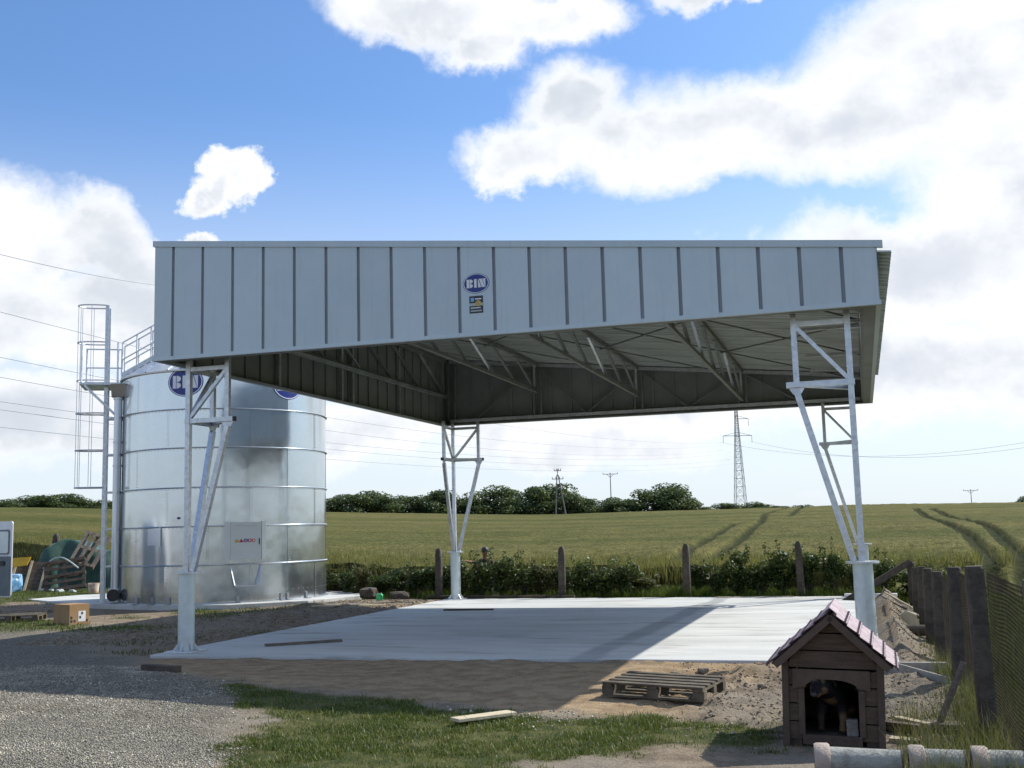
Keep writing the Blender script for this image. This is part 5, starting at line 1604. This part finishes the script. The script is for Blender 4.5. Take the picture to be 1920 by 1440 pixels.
nmL = ['leafy shrub at the hedge end beside the silo', 'low shrub of the hedge next to the silo', 'hedge shrub behind the silo pad corner', 'yellowish hedge shrub behind the broken blocks', 'hedge shrub right of the yellowish one behind the blocks', 'dark hedge shrub left of the first concrete post', 'hedge shrub just left of the leftmost rear post', 'hedge shrub just right of the leftmost rear post', 'hedge shrub behind the rear left canopy leg',
       'tall shrub below the outstretched arm of the person', 'tallest bushy shrub right below the person', 'dense shrub right of the person with long shoots', 'thin yellowish shrub left of the second rear post', 'low shrub at the foot of the second rear post', 'shrub just right of the second rear post', 'tall dark shrub in the middle of the rear fence', 'shrub at the right end of the middle clump', 'small yellowish shrub at the gap in the hedge',
       'small shrub right of the hedge gap', 'shrub second from the hedge gap on the right side', 'tall shrub left of the half hidden post', 'shrub directly left of the half hidden post', 'shrub in front of the half hidden post', 'tall shrub right of the half hidden post', 'shrub behind the slanting right rear leg', 'shrub behind the rear right tube', 'shrub left of the slanting strut', 'shrub under the fence corner strut', 'low dry shrub outside the fence corner', 'leafy shrub peeping out behind the silo wall']
for i, (x, y, h, v) in enumerate(shr):
    t = thing('shrub', nmL[i], 'shrub', (x, y, gzf(x, y)), random.uniform(0, 6.28), 'hedge shrubs along the rear fence')
    k_ = random.uniform(.8, 1.25)
    t.scale = (k_, k_ * 1.05, h * random.uniform(.82, 1.22))
    link('foliage', SH[v][0], t); link('stem', SH[v][1], t)
# long thin shoots above the hedge right of the person
mesh_ = leaf_cloud('foliage', [(-.12, 0, .62, .1, .08, .16), (.0, 0, .85, .09, .06, .14), (.14, 0, 1.0, .1, .06, .08), (.26, 0, 1.12, .09, .05, .07), (.3, 0, .8, .08, .06, .08)], 260, .06, M['leaf_shrub'], .4, .6, 301)
t = thing('sapling', 'thin leafy shoots standing above the hedge right of the person', 'sapling', (1.35, 13.25, gzf(1.35, 13.25)))
link('foliage', mesh_, t); link('stem', stems('stem', [(-.12, 0, .7), (0, 0, .95), (.15, 0, 1.05), (.28, 0, 1.15), (.3, 0, .85)], .01, M['bark']), t)

# trees on the skyline
TV = []
for v in range(6):
    rs = random.Random(500 + v); lob = []
    nlob = 22
    for k in range(nlob):
        a = rs.uniform(0, 6.28); q = rs.uniform(0, .36); h = rs.uniform(.08, .86)
        q *= (1.15 - .7 * abs(h - .45))
        s_ = rs.uniform(.1, .24)
        lob.append((math.cos(a) * q, math.sin(a) * q, h, s_ * 1.1, s_ * 1.1, s_ * .85))
    cr = leaf_cloud('crown', lob, 3600, .062, M['leaf_tree'], .4, .4, 600 + v)
    mbx = MB().path([(0, 0, -.05), (.01, 0, .25), (-.01, .01, .5), (0, 0, .75)], [.03, .024, .018, .006], 6)
    for l in lob[:7]:
        mbx.path([(0, 0, .2 + .3 * l[2]), (l[0] * .6, l[1] * .6, l[2] * .85), l[:3]], [.012, .008, .003], 4)
    TV.append((cr, mbx.mesh('trunk', M['bark'])))
def wpos(azd, r): return 9.9 + r * math.sin(rad(azd)), -14.2 + r * math.cos(rad(azd))
def az_of(u): return -16.96 + math.degrees(math.atan((u - 960) / 2113)) * 1.008
tree_list = []   # u, top v, width px, distance
for (u, tv, wpx, r_) in ((612, 936, 40, 285), (636, 932, 44, 292), (662, 929, 46, 284), (690, 922, 50, 290), (718, 932, 44, 283), (742, 934, 40, 294), (768, 932, 46, 285), (796, 928, 46, 290), (826, 920, 50, 284), (852, 934, 40, 292), (880, 936, 40, 284), (914, 917, 60, 288), (946, 934, 40, 282), (972, 922, 46, 291), (998, 914, 48, 284), (1026, 907, 56, 290), (1054, 928, 44, 283), (1078, 934, 40, 292), (1100, 936, 40, 284), (1124, 936, 40, 290), (1150, 940, 40, 284), (1176, 936, 44, 291), (1204, 922, 52, 285), (1236, 914, 58, 290), (1266, 919, 52, 284), (1290, 936, 36, 290),
                          (1312, 952, 26, 288), (1354, 944, 38, 300), (1412, 944, 40, 300), (1384, 950, 26, 302), (1482, 949, 30, 305), (1896, 936, 26, 330), (1440, 950, 20, 268), (1456, 951, 16, 268),
                          (20, 946, 44, 285), (52, 940, 46, 290), (84, 937, 50, 284), (118, 936, 50, 290), (150, 940, 46, 285), (178, 946, 40, 292), (208, 944, 44, 286), (236, 946, 40, 290)):
    tree_list.append((u, tv, wpx, r_))
tnames = ['round', 'broad', 'bushy', 'dense', 'loose', 'narrow']
for i, (u, tv, wpx, r_) in enumerate(tree_list):
    x, y = wpos(az_of(u), r_)
    zb0 = float(field_z(np.array(x), np.array(y))) - .9
    vh = 1018.0 - u * 0.02563
    ztop = 1.6457 + (vh - tv) / 2113.0 * r_ * 1.0
    h = max(1.5, (ztop - zb0) * 1.06)
    wd = wpx / 2113.0 * r_ * 1.75
    ordw = ['first', 'second', 'third', 'fourth', 'fifth', 'sixth', 'seventh', 'eighth', 'ninth', 'tenth', 'eleventh', 'twelfth', 'thirteenth', 'fourteenth', 'fifteenth', 'sixteenth', 'seventeenth', 'eighteenth', 'nineteenth', 'twentieth', 'twenty-first', 'twenty-second', 'twenty-third', 'twenty-fourth', 'twenty-fifth', 'twenty-sixth']
    if 300 < u < 1300: lab = ordw[i] + ' tree from the silo in the wooded row on the skyline'
    elif u < 300: lab = ordw[sum(1 for q in tree_list if 0 < q[0] < u)] + ' skyline tree from the left picture edge, left of the silo'
    elif u < 300: lab = 'dark distant tree on the skyline left of the silo'
    elif u < 1300: lab = 'dark green tree in the wooded row on the skyline behind the field'
    elif u == 1896: lab = 'small faint bush on the skyline at the far right'
    elif u in (1440, 1456): lab = ('left' if u == 1440 else 'right') + ' of two dark bushes where the tractor tracks meet the skyline'
    elif u in (1384, 1412): lab = ('low bush left of' if u == 1384 else 'rounder bush right of') + ' the foot of the lattice pylon'
    elif u == 1354: lab = 'small lone round tree left of the lattice pylon'
    elif u == 1312: lab = 'low bush at the right end of the wooded row'
    else: lab = 'tiny bush on the skyline right of the tractor tracks'
    grp = 'skyline trees left of the silo' if u < 300 else ('wooded row behind the field' if u < 1300 else ('tractor track bushes' if u in (1440, 1456) else ('pylon foot bushes' if u in (1384, 1412) else None)))
    t = thing('tree', lab, 'tree', (x, y, zb0), random.uniform(0, 6.28), grp)
    t.scale = (wd, wd, h)
    cr, tk = TV[i % 6]
    link('crown', cr, t); link('trunk', tk, t)

# ================================================================== PYLON, POLES, WIRES
def lattice_pylon():
    x, y = wpos(-5.72, 420); z0 = -.3
    t = thing('lattice_pylon', 'tall steel lattice power pylon on the skyline', 'pylon', (x, y, z0), rad(20))
    H = 49.0
    def hw_(z): return 2.3 * (1 - z / 38.0) + .6 * z / 38.0 if z < 38 else .6 - .35 * (z - 38) / 11
    legs_ = [(-1, -1), (1, -1), (1, 1), (-1, 1)]
    for (i, j) in legs_:
        MB().path([(i * hw_(z), j * hw_(z), z) for z in (0, 38, H)], .1, 4).build('leg', M['steel_far'], t)
    zz = [0]; 
    while zz[-1] < H - 1: zz.append(min(H, zz[-1] + max(1.6, 1.9 * hw_(zz[-1]))))
    for k in range(len(zz) - 1):
        a, b_ = zz[k], zz[k + 1]
        mbx = MB()
        for s_ in range(4):
            p, q = legs_[s_], legs_[(s_ + 1) % 4]
            mbx.beam((p[0] * hw_(a), p[1] * hw_(a), a), (q[0] * hw_(b_), q[1] * hw_(b_), b_), .07)
            mbx.beam((q[0] * hw_(a), q[1] * hw_(a), a), (p[0] * hw_(b_), p[1] * hw_(b_), b_), .1)
            mbx.beam((p[0] * hw_(b_), p[1] * hw_(b_), b_), (q[0] * hw_(b_), q[1] * hw_(b_), b_), .1)
        mbx.build('bracing', M['steel_far'], t)
    for (z, e0, e1) in ((34.0, -5.2, 5.4), (40.2, -.6, 4.4)):
        mbx = MB().beam((e0, 0, z), (e1, 0, z), .2); mbx.beam((e0, 0, z), (0, 0, z + 1.3), .12); mbx.beam((e1, 0, z), (0, 0, z + 1.3), .12)
        mbx.build('cross_arm', M['steel_far'], t)
        for e in (e0, e1):
            if abs(e) > 2: MB().cyl((e, 0, z), (e, 0, z - 2.6), .09, n=6).build('insulator', M['steel_far'], t)
    return t
lattice_pylon()
x, y = wpos(-14.78, 262); z0 = float(field_z(np.array(x), np.array(y))) - .6
t = thing('twin_leg_power_pole', 'two-legged power pole with stacked insulator arms among the trees', 'power pole', (x, y, z0), rad(15))
for xx in (-.7, 1.7):
    MB().path([(xx, 0, 0), (.15 if xx > 0 else -.15, 0, 9.6)], [.17, .12], 8).build('leg', M['pole'], t)
for (z, w_) in ((8.7, 1.25), (10.6, .75)):
    MB().beam((-w_, 0, z), (w_, 0, z), .16).build('cross_arm', M['pole'], t)
    for s_ in (-1, -.35, .35, 1):
        MB().cyl((s_ * w_, 0, z), (s_ * w_, 0, z + .55), .1, .07, 6).build('insulator', M['pole'], t)
MB().path([(0, 0, 9.4), (0, 0, 11.1)], .1, 6).build('mast', M['pole'], t)
MB().beam((.2, 0, 7.4), (1.6, 0, 7.5), .12).build('side_arm', M['pole'], t)
MB().beam((-.5, 0, 4.5), (1.0, 0, 4.5), .12).build('tie', M['pole'], t)
def tpole(azd, r, ztop, arm, label):
    x, y = wpos(azd, r); zb0 = float(field_z(np.array(x), np.array(y))) - 1 if r < 340 else -.3
    t = thing('power_pole', label, 'power pole', (x, y, zb0), rad(-azd))
    h = ztop - zb0
    MB().path([(0, 0, 0), (0, 0, h)], [.16, .1], 8).build('mast', M['pole'], t)
    MB().beam((-arm, 0, h - .3), (arm, 0, h - .3), .14).build('cross_arm', M['pole'], t)
    MB().beam((-arm * .5, 0, h - .3), (0, 0, h - 1.2), .1).build('stay', M['pole'], t); MB().beam((arm * .5, 0, h - .3), (0, 0, h - 1.2), .1).build('stay', M['pole'], t)
    for s_ in (-1, 0, 1): MB().cyl((s_ * arm, 0, h - .3), (s_ * arm, 0, h + .15), .1, .07, 6).build('insulator', M['pole'], t)
tpole(-12.12, 300, 15.9, 1.9, 'single power pole with one cross arm above the trees')
tpole(4.95, 400, 10.9, 2.2, 'small distant power pole on the skyline at right')
px_, py_ = wpos(-5.72, 420)
def wire(label, a, b_, sag, r=.05, grp='overhead power lines'):
    a = Vector(a); b_ = Vector(b_); c_ = (a + b_) / 2
    pts = [a + (b_ - a) * s_ - Vector((0, 0, sag * 4 * s_ * (1 - s_))) - c_ for s_ in np.linspace(0, 1, 41)]
    o_ = MB().path(pts, r, 4).build('power_line', M['wire']); o_.location = c_
    return tag(o_, label, 'power line', grp)
def far_pt(azd, r, eldeg): x, y = wpos(azd, r); return (x, y, 1.65 + r * math.tan(rad(eldeg)))
wire('overhead line crossing highest behind the left cloud', far_pt(-34, 330, 12.2), far_pt(-52, 120, 15.2), 1.5, .05)
for i, (e0, z1, sg_) in enumerate(((10.6, 34.2, 6), (8.3, 34.2, 7), (7.3, 31.5, 6), (6.0, 31.3, 6), (5.6, 28, 5), (4.7, 27, 5))):
    off = (-5.2, 5.4, -5.2, 5.4, -3, 3)[i]
    wire(['uppermost of the lines running left from the pylon', 'second line from the top running left from the pylon', 'third line from the top running left from the pylon', 'fourth line from the top running left from the pylon', 'fifth line from the top running left from the pylon', 'lowest of the lines running left from the pylon'][i], (px_ + off * .94, py_ + off * .34, z1 - 2.9), far_pt(-47, 150, e0 + 1.2), sg_, .034)
for i, (z1, e1) in enumerate(((31.3, 3.9), (31.3, 4.15))):
    wire(['lower line running right from the pylon', 'upper line running right from the pylon'][i], (px_ + (5.1, -4.9)[i], py_, z1), far_pt(12, 330, e1), 7, .034)

# ================================================================== SMALL GROUND COVER (uncountable)
def scatter(n, x0, x1, y0, y1, keepf):
    x = rng.uniform(x0, x1, n); y = rng.uniform(y0, y1, n)
    k = keepf(x, y) > rng.random(n)
    return x[k], y[k]
# lawn patch
def lawn(x, y): return sm(poly_sd(x, y, GRASS) + (fbm(x, y, 1.6, 21) - .5) * .9 + (fbm(x, y, 7, 31) - .5) * .5, -.1, .25) * (.12 + .88 * sm(fbm(x, y, 2.6, 35), .38, .6))
x, y = scatter(190000, 2.2, 9.4, -7.6, -2.2, lawn)
h = rng.uniform(.015, .055, len(x)) * (.5 + 1.1 * fbm(x, y, 1.8, 77)) * np.where(rng.random(len(x)) < .03, 2.2, 1)
tag(link('grass', blades(x, y, gz(x, y) - .006, h, np.full(len(x), .0075), 1.1, M['grass'], 'grass')), 'short green grass in front of the sand', 'grass', kind='stuff')
x, y = scatter(60000, 2.2, 9.4, -7.6, -2.2, lawn)
h = rng.uniform(.015, .06, len(x))
tag(link('dry_grass', blades(x, y, gz(x, y) - .006, h, np.full(len(x), .006), .9, M['grass_dry'], 'dry_grass')), 'dry yellow blades among the green grass', 'grass', kind='stuff')
# weeds: left yard, fence foot, hedge foot, dog house surroundings
def weeds(x, y):
    w = sm(fbm(x, y, .7, 41), .5, .62) * sm(x, -14, -10) * (1 - sm(x, -4, -1)) * sm(y, 3, 5)
    w = np.maximum(w, sm(fbm(x, y, .5, 43), .44, .58) * (1 - sm(x, -12, -9)) * sm(y, 5, 8))
    for (cx_, cy_, ra, rb) in ((-2.1, 1.7, 1.0, .35), (-.7, .55, .9, .3), (-1.2, 2.6, .8, .3), (-.2, 3.4, .4, .5)):
        w = np.maximum(w, 1.1 * np.exp(-(((x - cx_) / ra) ** 2 + ((y - cy_) / rb) ** 2) * 1.6) * sm(fbm(x, y, 3, 47), .35, .55))
    inpad = poly_sd(x, y, pad) > -.03
    ins = (x > -.03) & (x < 10.22) & (y > 0) & (y < 12.27)
    return np.where(inpad | ins, 0, w)
x, y = scatter(150000, -22, 0.2, -.5, 20, weeds)
h = rng.uniform(.025, .09, len(x))
tag(link('weeds', blades(x, y, gz(x, y) - .006, h, np.full(len(x), .014), .7, M['grass'], 'weeds')), 'rough grass and weeds on the left side of the yard', 'grass', kind='stuff')
def fenceweeds(x, y):
    w = np.exp(-((x - 10.72) / .16) ** 2) * sm(fbm(x, y, 1.4, 53), .35, .6) * (1 - sm(y, -2.5, 2) * .8)
    w = np.maximum(w, .9 * sm(x, 9.97, 10.2) * (1 - sm(y, -3.8, -2.9)) * sm(fbm(x, y, 1.6, 51), .3, .6))
    w = np.maximum(w, np.exp(-((y + 5.35) / .28) ** 2) * sm(x, 9.9, 10.2) * .8)
    w = np.maximum(w, sm(x, 10.85, 11.1) * .9)
    inhouse = (x > 9.1) & (x < 10.0) & (y > -4.78) & (y < -3.75)
    return np.where(inhouse, 0, w)
x, y = scatter(110000, 9.2, 14.0, -8.5, 12.3, fenceweeds)
h = rng.uniform(.06, .26, len(x))
tag(link('fence_weeds', blades(x, y, gz(x, y) - .006, h, np.full(len(x), .008), .75, M['grass'], 'fence_weeds')), 'tall grass and weeds at the foot of the right fence', 'grass', kind='stuff')
x, y = scatter(9000, 9.9, 11.0, -7, 2, lambda x, y: np.where((x < 10.0) & (y > -4.78) & (y < -3.75), 0, fenceweeds(x, y)))
h = rng.uniform(.15, .42, len(x))
tag(link('dry_stems', blades(x, y, gz(x, y) - .006, h, np.full(len(x), .005), .6, M['grass_dry'], 'dry_stems')), 'dry grass stems along the right fence', 'grass', kind='stuff')
x, y = scatter(70000, -6, 13, 12.3, 14.6, lambda x, y: np.where(poly_sd(x, y, pad) > -.05, 0, .25 + .75 * np.exp(-((x - 5.4) / .8) ** 2)))
h = rng.uniform(.08, .28, len(x)) * np.where(np.abs(x - 5.4) < 1, 1.2, .9)
tag(link('hedge_grass', blades(x, y, gz(x, y) - .006, h, np.full(len(x), .014), .7, M['grass'], 'hedge_grass')), 'long grass between the slab and the field', 'grass', kind='stuff')
# loose stones
def stones(name, n, box, keepf, s0, s1, mat, label):
    x, y = scatter(n, *box, keepf)
    n = len(x); s = rng.uniform(s0, s1, n) * np.where(rng.random(n) < .06, 1.7, 1.0)
    base = np.array([(1, 0, 0), (-1, 0, 0), (0, 1, 0), (0, -1, 0), (0, 0, 1), (0, 0, -1)], float)
    V = base[None] * rng.uniform(.55, 1.2, (n, 6, 1)) + rng.normal(size=(n, 6, 3)) * .18
    V *= s[:, None, None]; V[:, :, 2] *= .7
    a = rng.uniform(0, 6.28, n); ca_, sa_ = np.cos(a)[:, None], np.sin(a)[:, None]
    V = np.stack([V[:, :, 0] * ca_ - V[:, :, 1] * sa_ + x[:, None], V[:, :, 0] * sa_ + V[:, :, 1] * ca_ + y[:, None], V[:, :, 2] + (gz(x, y) + s * .3)[:, None]], -1)
    f = np.array([(0, 2, 4), (2, 1, 4), (1, 3, 4), (3, 0, 4), (2, 0, 5), (1, 2, 5), (3, 1, 5), (0, 3, 5)])
    F = (np.arange(n)[:, None, None] * 6 + f[None]).reshape(-1, 3)
    tag(link(name, np_mesh(name, V.reshape(-1, 3), F, mat)), label, 'stones', kind='stuff')
stones('gravel', 80000, (-1, 5.6, -7.6, -1.2), lambda x, y: sm(poly_sd(x, y, lefts), -.25, .25) * (.3 + .7 * sm(fbm(x, y, .8, 91), .3, .55)), .004, .010, M['gravelstone'], 'loose grey gravel on the drive')
stones('pebbles', 4200, (4.5, 9.2, -6.6, -2.8), lambda x, y: sm(poly_sd(x, y, [(5.9, -3.4), (7.2, -3.45), (7.6, -3.9), (6.5, -4.1)]), -.25, .1) + .01, .006, .018, M['gravelstone'], 'pale pebbles between sand and grass')
M['clod'] = pmat('earth_clod', (.2, .155, .105), (.3, .245, .17), 3, .95, island=.22)
stones('clods', 14000, (7.2, 10.8, -4.4, 11), lambda x, y: np.where((x < 10.22) & (y > 0), 0, sm(x + (fbm(x, y, 1, 93) - .5) * 2, 7.8, 8.8) * .9) * np.where((x > 9.12) & (x < 9.98) & (y < -3.75), 0, 1), .005, .02, M['clod'], 'clods of dug soil around the slab corner')
stones('spoil_clods', 7000, (-4, 0.1, 1.5, 12), lambda x, y: np.where((poly_sd(x, y, pad) > -.02) | (x > -.05), 0, sm(fbm(x, y, .8, 95), .35, .55) * .8), .008, .028, M['clod'], 'clods of dug soil between the slab and the silo')
